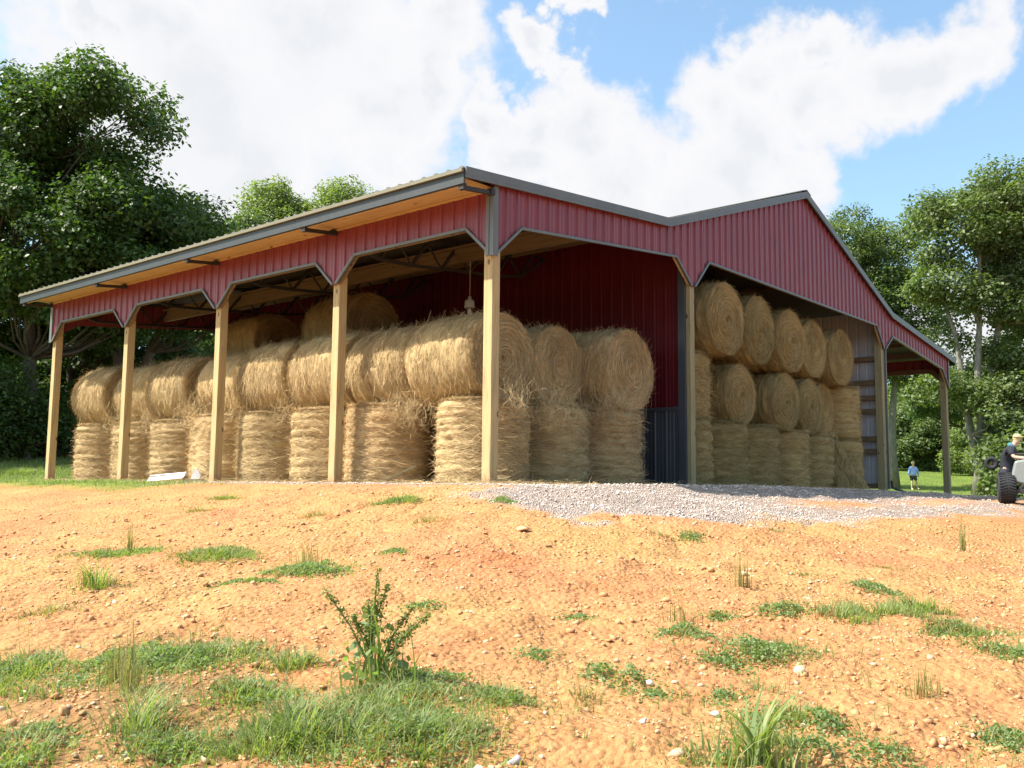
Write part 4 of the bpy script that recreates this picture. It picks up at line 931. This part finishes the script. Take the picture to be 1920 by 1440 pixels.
# sparse grass nobody could count
def scatter_grass():
    rng = np.random.default_rng(5); A = Acc()
    n = 26000; D = 2.9 + 12 * rng.uniform(0, 1, n) ** 1.3; L = rng.uniform(-.58, .58, n) * D; x = CX + D * HX + L * HY; y = CY + D * HY - L * HX
    dens = vnoise(x * 1.2, y * 1.2, 41) * .6 + vnoise(x * 4, y * 4, 42) * .5 + sstep(-x, 7.0, 8.6) * .45
    gm = gravel_mask(x, y); k = (dens > .5) & (gm < .3); x, y = x[k], y[k]; n = len(x)
    P = np.stack([x, y, ground(x, y)], -1); A.add(*blades(P, rng.uniform(.015, .06, n), rng.uniform(.002, .004, n), rng, .6, None, 1, 2))
    # ragged growth round the foreground weeds
    c = np.array([(-8.25, -5.3, .55), (-7.9, -6.3, .5), (-7.4, -6.3, .4), (-8.6, -4.8, .4), (-7.8, -4.9, .45), (-5.9, -7.1, .4), (-4.5, -7.3, .45), (-6.7, -7.6, .35), (-6.0, -3.6, .3)]); n = 15000; w = rng.integers(0, len(c), n)
    x = c[w, 0] + rng.normal(0, 1, n) * c[w, 2] * .6; y = c[w, 1] + rng.normal(0, 1, n) * c[w, 2] * .6; k = (vnoise(x * 5, y * 5, 43) + .5 * vnoise(x * 14, y * 14, 44)) > rng.uniform(-.1, .9, n); x, y = x[k], y[k]; n = len(x)
    A.add(*blades(np.stack([x, y, ground(x, y)], -1), rng.uniform(.02, .11, n), rng.uniform(.002, .005, n), rng, .8, None, 1.2, 3))
    # strip along the pad edge and the bank at the left
    n = 9000; x = -1.5 + rng.normal(0, .33, n) - .1; y = rng.uniform(3.5, 18, n); w = rng.uniform(0, 1, n) < sstep(y, 3.5, 9) * (.3 + .7 * (vnoise(y * 1.5, x * 2, 8) > -.1)); x, y = x[w], y[w]; n = len(x)
    A.add(*blades(np.stack([x, y, ground(x, y)], -1), rng.uniform(.03, .10, n), rng.uniform(.006, .012, n), rng, .5, None, 1, 2))
    v, q = A.out(); o = np_mesh('grass', v, quads=q, mat=M['grass']); tag(o, 'sparse short grass growing on the clay slope and pad edge', 'grass', kind='stuff')
    A = Acc(); n = 60000; D = rng.uniform(28, 84, n); L = rng.uniform(.30, .58, n) * D; x = CX + D * HX + L * HY; y = CY + D * HY - L * HX; k = grass_mask(x, y) > .5; x, y = x[k], y[k]; n = len(x); D = D[k]
    A.add(*blades(np.stack([x, y, ground(x, y)], -1), rng.uniform(.04, .10, n), .006 * np.sqrt(D / 10), rng, .5, None, 1, 2))
    n = 22000; D = rng.uniform(27, 46, n); L = rng.uniform(-.56, -.38, n) * D; x = CX + D * HX + L * HY; y = CY + D * HY - L * HX
    A.add(*blades(np.stack([x, y, ground(x, y)], -1), rng.uniform(.05, .22, n), rng.uniform(.01, .02, n), rng, .5, None, 1, 2))
    v, q = A.out(); o = np_mesh('meadow_grass', v, quads=q, mat=M['grass']); tag(o, 'mown meadow grass on the field and the shaded bank behind the barn', 'grass', kind='stuff')
scatter_grass()

# ------------------------------------------------------------------ stones
ICO = None
def stones(name, x, y, s, mat, seed, sink=.3, **kw):
    rng = np.random.default_rng(seed)
    global ICO
    if ICO is None:
        t = (1 + 5 ** .5) / 2; v = np.array([(-1, t, 0), (1, t, 0), (-1, -t, 0), (1, -t, 0), (0, -1, t), (0, 1, t), (0, -1, -t), (0, 1, -t), (t, 0, -1), (t, 0, 1), (-t, 0, -1), (-t, 0, 1)], float); v /= np.linalg.norm(v[0])
        f = np.array([(0, 11, 5), (0, 5, 1), (0, 1, 7), (0, 7, 10), (0, 10, 11), (1, 5, 9), (5, 11, 4), (11, 10, 2), (10, 7, 6), (7, 1, 8), (3, 9, 4), (3, 4, 2), (3, 2, 6), (3, 6, 8), (3, 8, 9), (4, 9, 5), (2, 4, 11), (6, 2, 10), (8, 6, 7), (9, 8, 1)]); ICO = (v, f)
    v, f = ICO; n = len(x); V = v[None] * rng.uniform(.45, 1.25, (n, 12, 1)) * (s[:, None] * rng.uniform(.6, 1.3, (n, 3)) * np.array([1, 1, .7]))[:, None, :]
    a = rng.uniform(0, 6.28, n); c, sn = np.cos(a)[:, None], np.sin(a)[:, None]
    X = V[:, :, 0] * c - V[:, :, 1] * sn + x[:, None]; Y = V[:, :, 0] * sn + V[:, :, 1] * c + y[:, None]; Z = V[:, :, 2] + (ground(x, y) + s * (.55 - sink))[:, None]
    F = (f[None] + (np.arange(n) * 12)[:, None, None]).reshape(-1, 3)
    o = np_mesh(name, np.stack([X, Y, Z], -1).reshape(-1, 3), tris=F, mat=mat); tag(o, **kw); return o
def stone_mat(name, cs, rough=.9):
    m, nt, b, _ = new_mat(name); geo = nt.nodes.new('ShaderNodeNewGeometry'); n = len(cs)
    col = ramp(nt, geo.outputs['Random Per Island'], [(i / (n - 1), c) for i, c in enumerate(cs)]); f = noise(nt, objco(nt), 40, 5)
    nt.links.new(mixc(nt, .5, col, ramp(nt, f, [(.3, (.7, .68, .65)), (.7, (1.2, 1.2, 1.2))]), 'MULTIPLY'), b.inputs['Base Color']); b.inputs['Roughness'].default_value = rough; return m
def polar(rng, n, d0, d1, p=1.4, w=.57):
    D = d0 + (d1 - d0) * rng.uniform(0, 1, n) ** p; L = rng.uniform(-w, w, n) * D; return CX + D * HX + L * HY, CY + D * HY - L * HX, D
rng = np.random.default_rng(77)
x, y, D = polar(rng, 34000, 2.8, 13, 1.2); k = (gravel_mask(x, y) < .35) & (vnoise(x * 1.1, y * 1.1, 51) * .6 + vnoise(x * 3, y * 3, 52) * .5 + rng.uniform(-.5, .7, len(x)) > 0); x, y, D = x[k], y[k], D[k]
s = np.minimum(.0022 + rng.exponential(.0036, len(x)), .024)
stones('pebbles', x, y, s, stone_mat('clay_clods', [(.52, .27, .11), (.60, .33, .15), (.50, .24, .10), (.66, .44, .24), (.60, .46, .32), (.42, .24, .12)]), 78, sink=.35, label='clods and pebbles strewn over the orange clay', cat='pebbles', kind='stuff')
x, y, D = polar(rng, 42000, 2.8, 14, 1.15); k = (gravel_mask(x, y) < .4) & (vnoise(x * 1.7, y * 1.7, 61) * .6 + vnoise(x * 6, y * 6, 62) * .6 > rng.uniform(-.1, .8, len(x))); x, y, D = x[k], y[k], D[k]
stones('clods', x, y, np.minimum(.004 + rng.exponential(.006, len(x)), .032), stone_mat('soil_clods', [(.50, .27, .115), (.46, .22, .10), (.50, .235, .10), (.52, .31, .14)]), 81, sink=.42, label='crumbly lumps of orange clay lying on the slope', cat='clods', kind='stuff')
x, y, D = polar(rng, 120000, 8.5, 30, 1.0, .56); k = (gravel_mask(x, y) > rng.uniform(.04, 1.05, len(x))) & ((y < .3) | (x < .1)) & (y > -6.2); x, y, D = x[k], y[k], D[k]
s = (.0035 + rng.exponential(.004, len(x)).clip(0, .014)) * (1 + .02 * D)
stones('gravel', x, y, s, stone_mat('gravel_stones', [(.56, .44, .37), (.66, .55, .47), (.44, .34, .28), (.74, .64, .56), (.46, .41, .38), (.58, .40, .27)]), 79, sink=.1, label='crushed pinkish gravel along the front of the barn', cat='gravel', kind='stuff')
for i, (x_, y_, s_, c_, l) in enumerate([(-7.61, -6.94, .033, (.40, .36, .34), 'grey rock at the bottom edge beside the green mat'), (-7.17, -7.37, .03, (.62, .42, .26), 'tan rock at the bottom, left of the broad-bladed grass'),
        (-7.02, -7.12, .03, (.48, .42, .38), 'greyish rock in the bottom centre right'), (-6.78, -7.9, .035, (.68, .50, .32), 'pale rock at the bottom right of the broad-bladed grass'), (-8.09, -6.15, .03, (.66, .52, .34), 'pale rock in the darker clay at the bottom left'),
        (-3.98, -6.03, .05, (.66, .42, .24), 'tan rock beside the leaning dry stems'), (-5.9, -7.29, .04, (.62, .45, .28), 'tan rock right of the rounded leafy weed'), (-3.77, -3.77, .07, (.60, .32, .15), 'orange rock on the slope below the corner post'), (-6.58, -7.21, .034, (.62, .55, .48), 'pale flat rock among the centre right weeds'), (-6.46, -6.8, .03, (.72, .64, .52), 'whitish rock beside the small bright weed')]):
    stones('rock', np.array([x_]), np.array([y_]), np.array([s_]), plain('rock_%d' % i, c_, .9), 90 + i, sink=.25, label=l, cat='rock')
# ------------------------------------------------------------------ fallen board and scrap
pw = plain('white_paint', (.78, .74, .72), .5)
b0 = Vector((-.80, 8.20, 0)); b1 = Vector((-.45, 7.50, 0))
mb = MB(); z0, z1 = gz(*b0[:2]) + .04, gz(*b1[:2]) + .12
mb.bar((b0.x, b0.y, z0), (b1.x, b1.y, z1), .13, .025, up=(-.5, -.3, .8)); mb.bar((b0.x + .09, b0.y + .06, z0 + .06), (b1.x + .09, b1.y + .06, z1 + .05), .025, .07, up=(-.5, -.3, .8))
tag(mb.build('trim_board', pw, bevel=.004), 'long white trim board lying on the ground between the third and fourth wooden posts', 'board')
mb = MB(); sx, sy = -.36, 7.28; g = gz(sx, sy)
P = [(-.08, .0), (-.01, .22), (.07, .16), (.12, .09), (.07, -.01), (-.02, -.02)]
for off in (0, .03):
    for (a, z) in P: mb.v.append((sx + a * HY + off, sy - a * HX + off, g + z + .05 + off * .3))
n = len(P); mb.f = [tuple(range(n))[::-1], tuple(range(n, 2 * n))] + [(i, (i + 1) % n, n + (i + 1) % n, n + i) for i in range(n)]
tag(mb.build('scrap_piece', pw), 'white angular scrap piece propped up at the right end of the fallen board', 'scrap')
mb = MB()
mb.bar((-.52, 7.42, gz(-.5, 7.4) + .03), (-.22, 7.1, gz(-.2, 7.1) + .05), .08, .05); tag(mb.build('wood_offcut', M['postold']), 'dark wood offcut under the white scrap piece', 'offcut')
# stick leaning against a bottom bale and downspout foot at the right post
mb = MB(); mb.bar((.0, 2.35, .04), (.38, 1.95, .30), .02, .02); tag(mb.build('stick', M['postold']), 'thin stick leaning on the bottom bale left of the corner post', 'stick')
g = gz(16.9, -.3); mb = MB(); mb.tube([(16.62, -.06, .25), (16.62, -.08, .06), (17.2, -.25, g + .06), (17.9, -.4, g + .02)], .035, 8); tag(mb.build('drain_pipe', M['steel']), 'dark drain pipe running along the ground from the right post of the main bay', 'pipe')

# ------------------------------------------------------------------ people
def skin_obj(name, pts, edges, rad, mat, parent, sub=2, root=0):
    me = bpy.data.meshes.new(name); me.from_pydata(pts, edges, []); me.update(); me.materials.append(mat)
    o = bpy.data.objects.new(name, me); COL.objects.link(o); o.parent = parent
    sk = o.modifiers.new('skin', 'SKIN'); sk.use_smooth_shade = True
    if not me.skin_vertices: 
        bpy.context.view_layer.objects.active = o
    for i, r in enumerate(rad):
        s = me.skin_vertices[0].data[i]; s.radius = r if isinstance(r, tuple) else (r, r); s.use_root = (i == root)
    o.modifiers.new('sub', 'SUBSURF').levels = sub; o.modifiers['sub'].render_levels = sub
    return o
def ellipsoid(name, c, r, mat, parent, seg=16):
    mb = MB(); prof = [(math.sin(math.pi * i / 10) * r[0] + 1e-4, -math.cos(math.pi * i / 10) * r[2]) for i in range(11)]
    mb.lathe(prof, (0, 0, 0), (0, 0, 1), seg); mb.v = [(v[0] + c[0], v[1] * r[1] / r[0] + c[1], v[2] + c[2]) for v in mb.v]
    return mb.build(name, mat, parent, smooth=True)
skin = plain('skin', (.52, .32, .22), .6, var=.08); hair = plain('blond_hair', (.52, .40, .20), .7); blue = plain('blue_shirt', (.30, .42, .80), .8, var=.12); black = plain('black_cloth', (.018, .02, .028), .85); denim = plain('dark_jeans', (.045, .045, .06), .85); teal = plain('teal_cloth', (.05, .16, .20), .85); cap = plain('straw_cap', (.50, .44, .20), .8)
yawc = math.atan2(-HX, HY)  # local x = to the right seen from the barn side, local y = away from the viewer
# person standing in the field (about 60 m off), local frame x right, y away, z up
px, py = at(60.5, 25.4 * 60.5 / 60.5); pz = gz(px, py)
pr = thing('person', (px, py, pz), yawc, label='person in long blue shirt and dark shorts standing in the mown field', cat='person')
pts = [(0, 0, .95), (0, 0, 1.15), (0, 0, 1.40), (0, 0, 1.50), (0, -.02, 1.60), (0, -.02, 1.72),
       (-.17, 0, 1.40), (-.25, .0, 1.12), (-.30, -.05, .88), (-.31, -.06, .80), (.17, 0, 1.40), (.27, .0, 1.13), (.33, .03, .88), (.35, .03, .80),
       (-.10, 0, .88), (-.11, -.02, .50), (-.11, .02, .10), (-.12, -.12, .04), (.10, 0, .88), (.17, -.02, .50), (.26, .03, .12), (.33, -.09, .05)]
edg = [(0, 1), (1, 2), (2, 3), (3, 4), (4, 5), (2, 6), (6, 7), (7, 8), (8, 9), (2, 10), (10, 11), (11, 12), (12, 13), (0, 14), (14, 15), (15, 16), (16, 17), (0, 18), (18, 19), (19, 20), (20, 21)]
rad = [.14, .14, .14, .06, .085, .08, .06, .045, .035, .045, .06, .045, .035, .045, .085, .055, .04, .04, .085, .055, .04, .04]
skin_obj('body', pts, edg, rad, skin, pr)
skin_obj('shirt', [(0, 0, .86), (0, 0, 1.05), (0, 0, 1.38), (0, 0, 1.47), (-.19, 0, 1.40), (-.27, 0, 1.12), (-.31, -.04, .93), (.19, 0, 1.40), (.29, 0, 1.13), (.34, .03, .93)], [(0, 1), (1, 2), (2, 3), (2, 4), (4, 5), (5, 6), (2, 7), (7, 8), (8, 9)], [(.22, .16), (.20, .16), (.18, .15), .08, .085, .07, .06, .085, .07, .06], blue, pr)
skin_obj('shorts', [(0, 0, .88), (-.11, 0, .80), (-.12, -.01, .58), (.11, 0, .80), (.15, -.01, .58)], [(0, 1), (1, 2), (0, 3), (3, 4)], [(.18, .14), .11, .10, .11, .10], black, pr)
ellipsoid('hair', (0, .01, 1.70), (.10, .11, .12), hair, pr)
ellipsoid('shoe', (-.12, -.09, .04), (.05, .13, .05), cap, pr); ellipsoid('shoe', (.32, -.07, .04), (.05, .13, .05), black, pr)

# light grey farm vehicle at the right edge and the man leaning on it
vx, vy = at(20.6, lat(1884, 20.6)); vz = gz(vx, vy)
veh = thing('utility_vehicle', (vx, vy, vz), yawc - .46, label='light grey farm utility vehicle with a big black tyre, cut off by the right edge', cat='vehicle')
vg = plain('vehicle_grey', (.22, .24, .23), .45, var=.12); vw = plain('vehicle_white', (.50, .50, .48), .45); rub = plain('tyre_rubber', (.022, .022, .024), .85)
def tyre(c, R, w, par, axis):
    mb = MB(); pr_ = [(R * .52, -w * .42), (R * .62, -w * .5), (R * .9, -w * .5), (R * .97, -w * .42), (R, -w * .2), (R, w * .2), (R * .97, w * .42), (R * .9, w * .5), (R * .62, w * .5), (R * .52, w * .42)]
    mb.lathe(pr_, c, axis, 36)
    ax = Vector(axis).normalized(); a = ax.orthogonal().normalized(); cc = ax.cross(a)
    for i in range(34):
        t = 2 * math.pi * i / 34
        for s_ in (-1, 1):
            u = a * math.cos(t + s_ * .07) + cc * math.sin(t + s_ * .07); p = Vector(c) + u * (R + .004)
            mb.bar(p + ax * s_ * w * .03, p + ax * s_ * w * .44 + (a * -math.sin(t) + cc * math.cos(t)) * .04, .022, .016, up=tuple(u))
    o = mb.build('wheel', rub, par, smooth=False)
    m2 = MB(); m2.lathe([(0, -w * .3), (R * .2, -w * .3), (R * .25, -w * .2), (R * .5, -w * .2), (R * .55, -w * .42), (R * .55, w * .42), (R * .5, w * .3), (R * .25, w * .1), (0, w * .1)], c, axis, 24); m2.build('rim', vw, o, smooth=True)
    return o
tyre((.0, 0, .315), .315, .34, veh, (1, .06, 0)); tyre((1.5, .0, .315), .315, .34, veh, (1, .06, 0))
mb = MB(); n0 = 0
prof = [(.08, .46), (.18, .88), (.95, 1.02), (1.7, 1.02), (1.7, .30), (.62, .30)]
for yy in (-.18, 1.5):
    for (a, z) in prof: mb.v.append((a, yy, z))
n = len(prof); mb.f = [tuple(range(n)), tuple(range(n, 2 * n))[::-1]] + [(i, n + i, n + (i + 1) % n, (i + 1) % n) for i in range(n)]
mb.build('body', vg, veh, bevel=.04)
MB().box((.62, -.23, .36), (1.6, -.19, .70)).build('lower_panel', vw, veh, bevel=.015)
mb = MB(); mb.box((.12, -.24, .20), (1.7, -.14, .29)); mb.bar((.2, -.2, .25), (.62, -.2, .62), .05, .05); mb.build('chassis', M['steel'], veh, bevel=.01)
mb = MB(); mb.tube([(.18, -.12, 1.02), (.7, -.14, 1.05), (1.7, -.16, 1.03)], .02, 8); mb.tube([(.7, -.14, 1.05), (.72, 0, .9)], .016, 8); mb.build('rail', M['steel'], veh, smooth=True)
mb = MB(); mb.box((.78, -.235, .78), (.95, -.195, .86)); mb.build('vent', M['steel'], veh)
mb = MB(); c = Vector((-.26, .8, .86)); mb.lathe([(.10, -.03), (.145, -.03), (.15, 0), (.145, .03), (.10, .03), (.05, .02), (.05, -.02), (.10, -.03)], c, (.1, 1, .1), 24); sw = mb.build('spare_wheel', rub, veh, smooth=True)
MB().tube([c, (.1, .9, .7), (.4, .9, .62)], .025, 8).build('arm', M['steel'], veh)
man = thing('person', (vx, vy, vz), yawc - .46, label='man in black shirt and pale cap leaning forward with his arm on the grey vehicle', cat='person'); man.scale = (.87, .87, .87)
oy = .62
pts = [(.04, oy, .88), (.05, oy - .02, 1.08), (.14, oy - .06, 1.34), (.22, oy - .08, 1.43), (.28, oy - .10, 1.52), (.31, oy - .11, 1.60),
       (.12, oy - .24, 1.32), (.20, oy - .34, 1.12), (.46, oy - .42, 1.09), (.56, oy - .44, 1.08), (.18, oy + .14, 1.34), (.28, oy + .16, 1.12), (.52, oy + .1, 1.08), (.60, oy + .08, 1.07),
       (.0, oy - .1, .82), (.02, oy - .1, .45), (-.02, oy - .08, .09), (.10, oy - .14, .05), (.08, oy + .1, .82), (.12, oy + .12, .45), (.08, oy + .14, .09), (.20, oy + .10, .05)]
skin_obj('body', pts, edg, [.08, .09, .10, .06, .085, .075, .06, .048, .038, .045, .06, .048, .038, .045, .085, .06, .04, .04, .085, .06, .04, .04], skin, man)
for s_, y_ in ((9, oy - .44), (13, oy + .08)):
    for k_ in range(4):
        hb = pts[s_]; p_ = [(hb[0] + .02, hb[1] + (k_ - 1.5) * .02, hb[2] + .01), (hb[0] + .08, hb[1] + (k_ - 1.5) * .024, hb[2] + .015), (hb[0] + .10 + .008 * (k_ in (1, 2)), hb[1] + (k_ - 1.5) * .025, hb[2] - .025)]
        skin_obj('finger', p_, [(0, 1), (1, 2)], [.009, .009, .007], skin, man, 1)
    skin_obj('thumb', [(hb[0] - .02, hb[1] - .03, hb[2]), (hb[0] + .03, hb[1] - .055, hb[2] - .02)], [(0, 1)], [.011, .009], skin, man, 1)
skin_obj('shirt', [(.04, oy, .70), (.05, oy - .02, 1.08), (.14, oy - .06, 1.33), (.20, oy - .08, 1.41), (.12, oy - .24, 1.33), (.18, oy - .32, 1.16), (.18, oy + .14, 1.34), (.26, oy + .16, 1.16)], [(0, 1), (1, 2), (2, 3), (2, 4), (4, 5), (2, 6), (6, 7)], [(.17, .16), (.17, .16), (.17, .16), .09, .085, .075, .085, .075], black, man)
skin_obj('collar', [(.10, oy - .05, 1.36), (.20, oy - .08, 1.42), (.24, oy - .09, 1.455)], [(0, 1), (1, 2)], [(.16, .15), (.125, .115), .07], teal, man)
skin_obj('trousers', [(.04, oy, .90), (.0, oy - .1, .78), (.02, oy - .1, .45), (-.02, oy - .08, .10), (.08, oy + .1, .78), (.12, oy + .12, .45), (.08, oy + .14, .10)], [(0, 1), (1, 2), (2, 3), (0, 4), (4, 5), (5, 6)], [(.16, .15), .11, .085, .07, .11, .085, .07], denim, man)
ellipsoid('hair', (.29, oy - .10, 1.60), (.095, .09, .10), hair, man)
mb = MB(); mb.lathe([(0, .10), (.07, .085), (.105, .03), (.108, 0), (0, 0)], (.30, oy - .11, 1.62), (.15, 0, 1), 18); n = len(mb.v); mb.box((.36, oy - .19, 1.625), (.48, oy - .03, 1.64)); mb.build('cap', cap, man, smooth=True)
for i, dy in enumerate((-.012, .012)): pass
mb = MB(); mb.bar((.385, oy - .11, 1.57), (.405, oy - .11, 1.545), .02, .03); mb.build('nose', skin, man)

# ------------------------------------------------------------------ sky
SUN = Vector((-1, .85, 1.6)).normalized()
w = bpy.data.worlds.new('World'); SC.world = w; w.use_nodes = True; nt = w.node_tree; nt.nodes.clear()
out = nt.nodes.new('ShaderNodeOutputWorld')
sky = nt.nodes.new('ShaderNodeTexSky'); sky.sky_type = 'NISHITA'; sky.sun_disc = False
sky.sun_elevation = math.asin(SUN.z); sky.sun_rotation = math.atan2(SUN.x, SUN.y); sky.air_density = 1.0; sky.dust_density = 2.5; sky.ozone_density = 1.6
bg = N(nt, 'ShaderNodeBackground', Strength=.115); 
tc = nt.nodes.new('ShaderNodeTexCoord'); vec = tc.outputs['Generated']
hs = N(nt, 'ShaderNodeHueSaturation', Saturation=.85, Value=1.08); nt.links.new(sky.outputs[0], hs.inputs['Color']); nt.links.new(mixc(nt, 1.0, hs.outputs[0], (.88, 1.08, 1.12), 'MULTIPLY'), bg.inputs[0])
CL = [(0.532,0.738,0.415,0.188),(0.464,0.810,0.359,0.157),(0.617,0.699,0.362,0.095),(0.527,0.794,0.303,0.134),(0.624,0.648,0.438,0.073),(0.371,0.835,0.406,0.030),(0.405,0.807,0.430,0.073),(0.640,0.621,0.452,0.030),(0.639,0.662,0.393,0.050),(0.639,0.691,0.339,0.050),(0.711,0.553,0.434,0.031),(0.725,0.554,0.409,0.025),(0.722,0.513,0.464,0.020),(0.698,0.617,0.364,0.031),(0.726,0.588,0.357,0.042),(0.756,0.550,0.356,0.061),(0.724,0.607,0.327,0.050),(0.783,0.536,0.316,0.078),(0.811,0.459,0.362,0.061),(0.846,0.420,0.330,0.084),(0.845,0.449,0.292,0.089),(0.824,0.402,0.400,0.050),(0.831,0.366,0.419,0.053),(0.837,0.330,0.436,0.036),(0.861,0.338,0.379,0.061),(0.873,0.272,0.406,0.067),(0.884,0.224,0.410,0.061),(0.946,0.284,0.153,0.056),(0.961,0.242,0.131,0.061),(0.824,0.499,0.268,0.101),(0.874,0.377,0.307,0.050),
      (-.7, .6, .4, .16), (-.3, -.9, .3, .12), (.6, -.75, .2, .12)]
def mth(op, a, b=None, c=None):
    n = N(nt, 'ShaderNodeMath', operation=op)
    for i, v in enumerate((a, b, c)):
        if v is None: continue
        if isinstance(v, (int, float)): n.inputs[i].default_value = v
        else: nt.links.new(v, n.inputs[i])
    return n.outputs[0]
def field(v):
    acc = None
    for (x, y, z, r) in CL:
        d = N(nt, 'ShaderNodeVectorMath', operation='DISTANCE'); nt.links.new(v, d.inputs[0]); d.inputs[1].default_value = (x, y, z)
        mr = N(nt, 'ShaderNodeMapRange'); mr.interpolation_type = 'LINEAR'; nt.links.new(d.outputs['Value'], mr.inputs[0])
        mr.inputs[1].default_value = 0; mr.inputs[2].default_value = r * 1.25; mr.inputs[3].default_value = 1; mr.inputs[4].default_value = 0; mr.clamp = True
        acc = mr.outputs[0] if acc is None else mth('SMOOTH_MAX', acc, mr.outputs[0], .12)
    return acc
nc = N(nt, 'ShaderNodeTexNoise', Scale=5.5, Detail=6, Roughness=.6); nt.links.new(vec, nc.inputs['Vector'])
vs_ = N(nt, 'ShaderNodeVectorMath', operation='SUBTRACT'); nt.links.new(nc.outputs['Color'], vs_.inputs[0]); vs_.inputs[1].default_value = (.5, .5, .5)
vm_ = N(nt, 'ShaderNodeVectorMath', operation='MULTIPLY_ADD'); nt.links.new(vs_.outputs[0], vm_.inputs[0]); vm_.inputs[1].default_value = (.22, .22, .22); nt.links.new(vec, vm_.inputs[2])
f = field(vm_.outputs[0])
n1 = noise(nt, vec, 9, 8, .58); n2 = noise(nt, vec, 26, 8, .6)
nn = mth('ADD', mth('MULTIPLY', mth('SUBTRACT', n1, .5), .95), mth('MULTIPLY', mth('SUBTRACT', n2, .5), .45))
dens = mth('ADD', f, nn)
mr = N(nt, 'ShaderNodeMapRange'); mr.interpolation_type = 'SMOOTHSTEP'; nt.links.new(dens, mr.inputs[0]); mr.inputs[1].default_value = .12; mr.inputs[2].default_value = .46
mask = mr.outputs[0]
# thick parts seen from below are greyer, rims towards the sun white
thick = N(nt, 'ShaderNodeMapRange'); nt.links.new(mth('ADD', mth('MULTIPLY', f, 1.0), mth('MULTIPLY', mth('SUBTRACT', n1, .5), 1.1)), thick.inputs[0]); thick.inputs[1].default_value = .35; thick.inputs[2].default_value = .95
ccol = ramp(nt, thick.outputs[0], [(0, (.93, .95, 1.0)), (.35, (1.0, 1.0, 1.02)), (.75, (.94, .955, .985)), (1, (.88, .90, .94))])
cb = N(nt, 'ShaderNodeBackground', Strength=.45); nt.links.new(ccol, cb.inputs[0])
mx = nt.nodes.new('ShaderNodeMixShader'); nt.links.new(mask, mx.inputs[0]); nt.links.new(bg.outputs[0], mx.inputs[1]); nt.links.new(cb.outputs[0], mx.inputs[2]); nt.links.new(mx.outputs[0], out.inputs[0])

sl = bpy.data.lights.new('sun', 'SUN'); sl.energy = 5.0; sl.angle = math.radians(.53); sl.color = (1, .95, .86)
so = bpy.data.objects.new('sun', sl); COL.objects.link(so); so.rotation_euler = SUN.to_track_quat('Z', 'Y').to_euler()

# ------------------------------------------------------------------ camera
cam = bpy.data.cameras.new('camera'); cam.sensor_width = 36; cam.lens = 1789.0195 / 1920 * 36; cam.clip_end = 5000; cam.clip_start = .05
co = bpy.data.objects.new('camera', cam); COL.objects.link(co)
fw = Vector((0.75579004, 0.64594758, 0.10739249)); rt = Vector((0.64886497, -0.76083992, 0.00984258)); upv = Vector((-0.08806629, -0.0622443, 0.99416798))
mt = Matrix((rt, upv, -fw)).transposed().to_4x4(); mt.translation = (CX, CY, CZ); co.matrix_world = mt
SC.camera = co
SC.view_settings.view_transform = 'Standard'; SC.view_settings.look = 'None'; SC.view_settings.gamma = 1; SC.view_settings.exposure = 1.1
SC.cycles.max_bounces = 8; SC.cycles.diffuse_bounces = 4; SC.cycles.transparent_max_bounces = 8
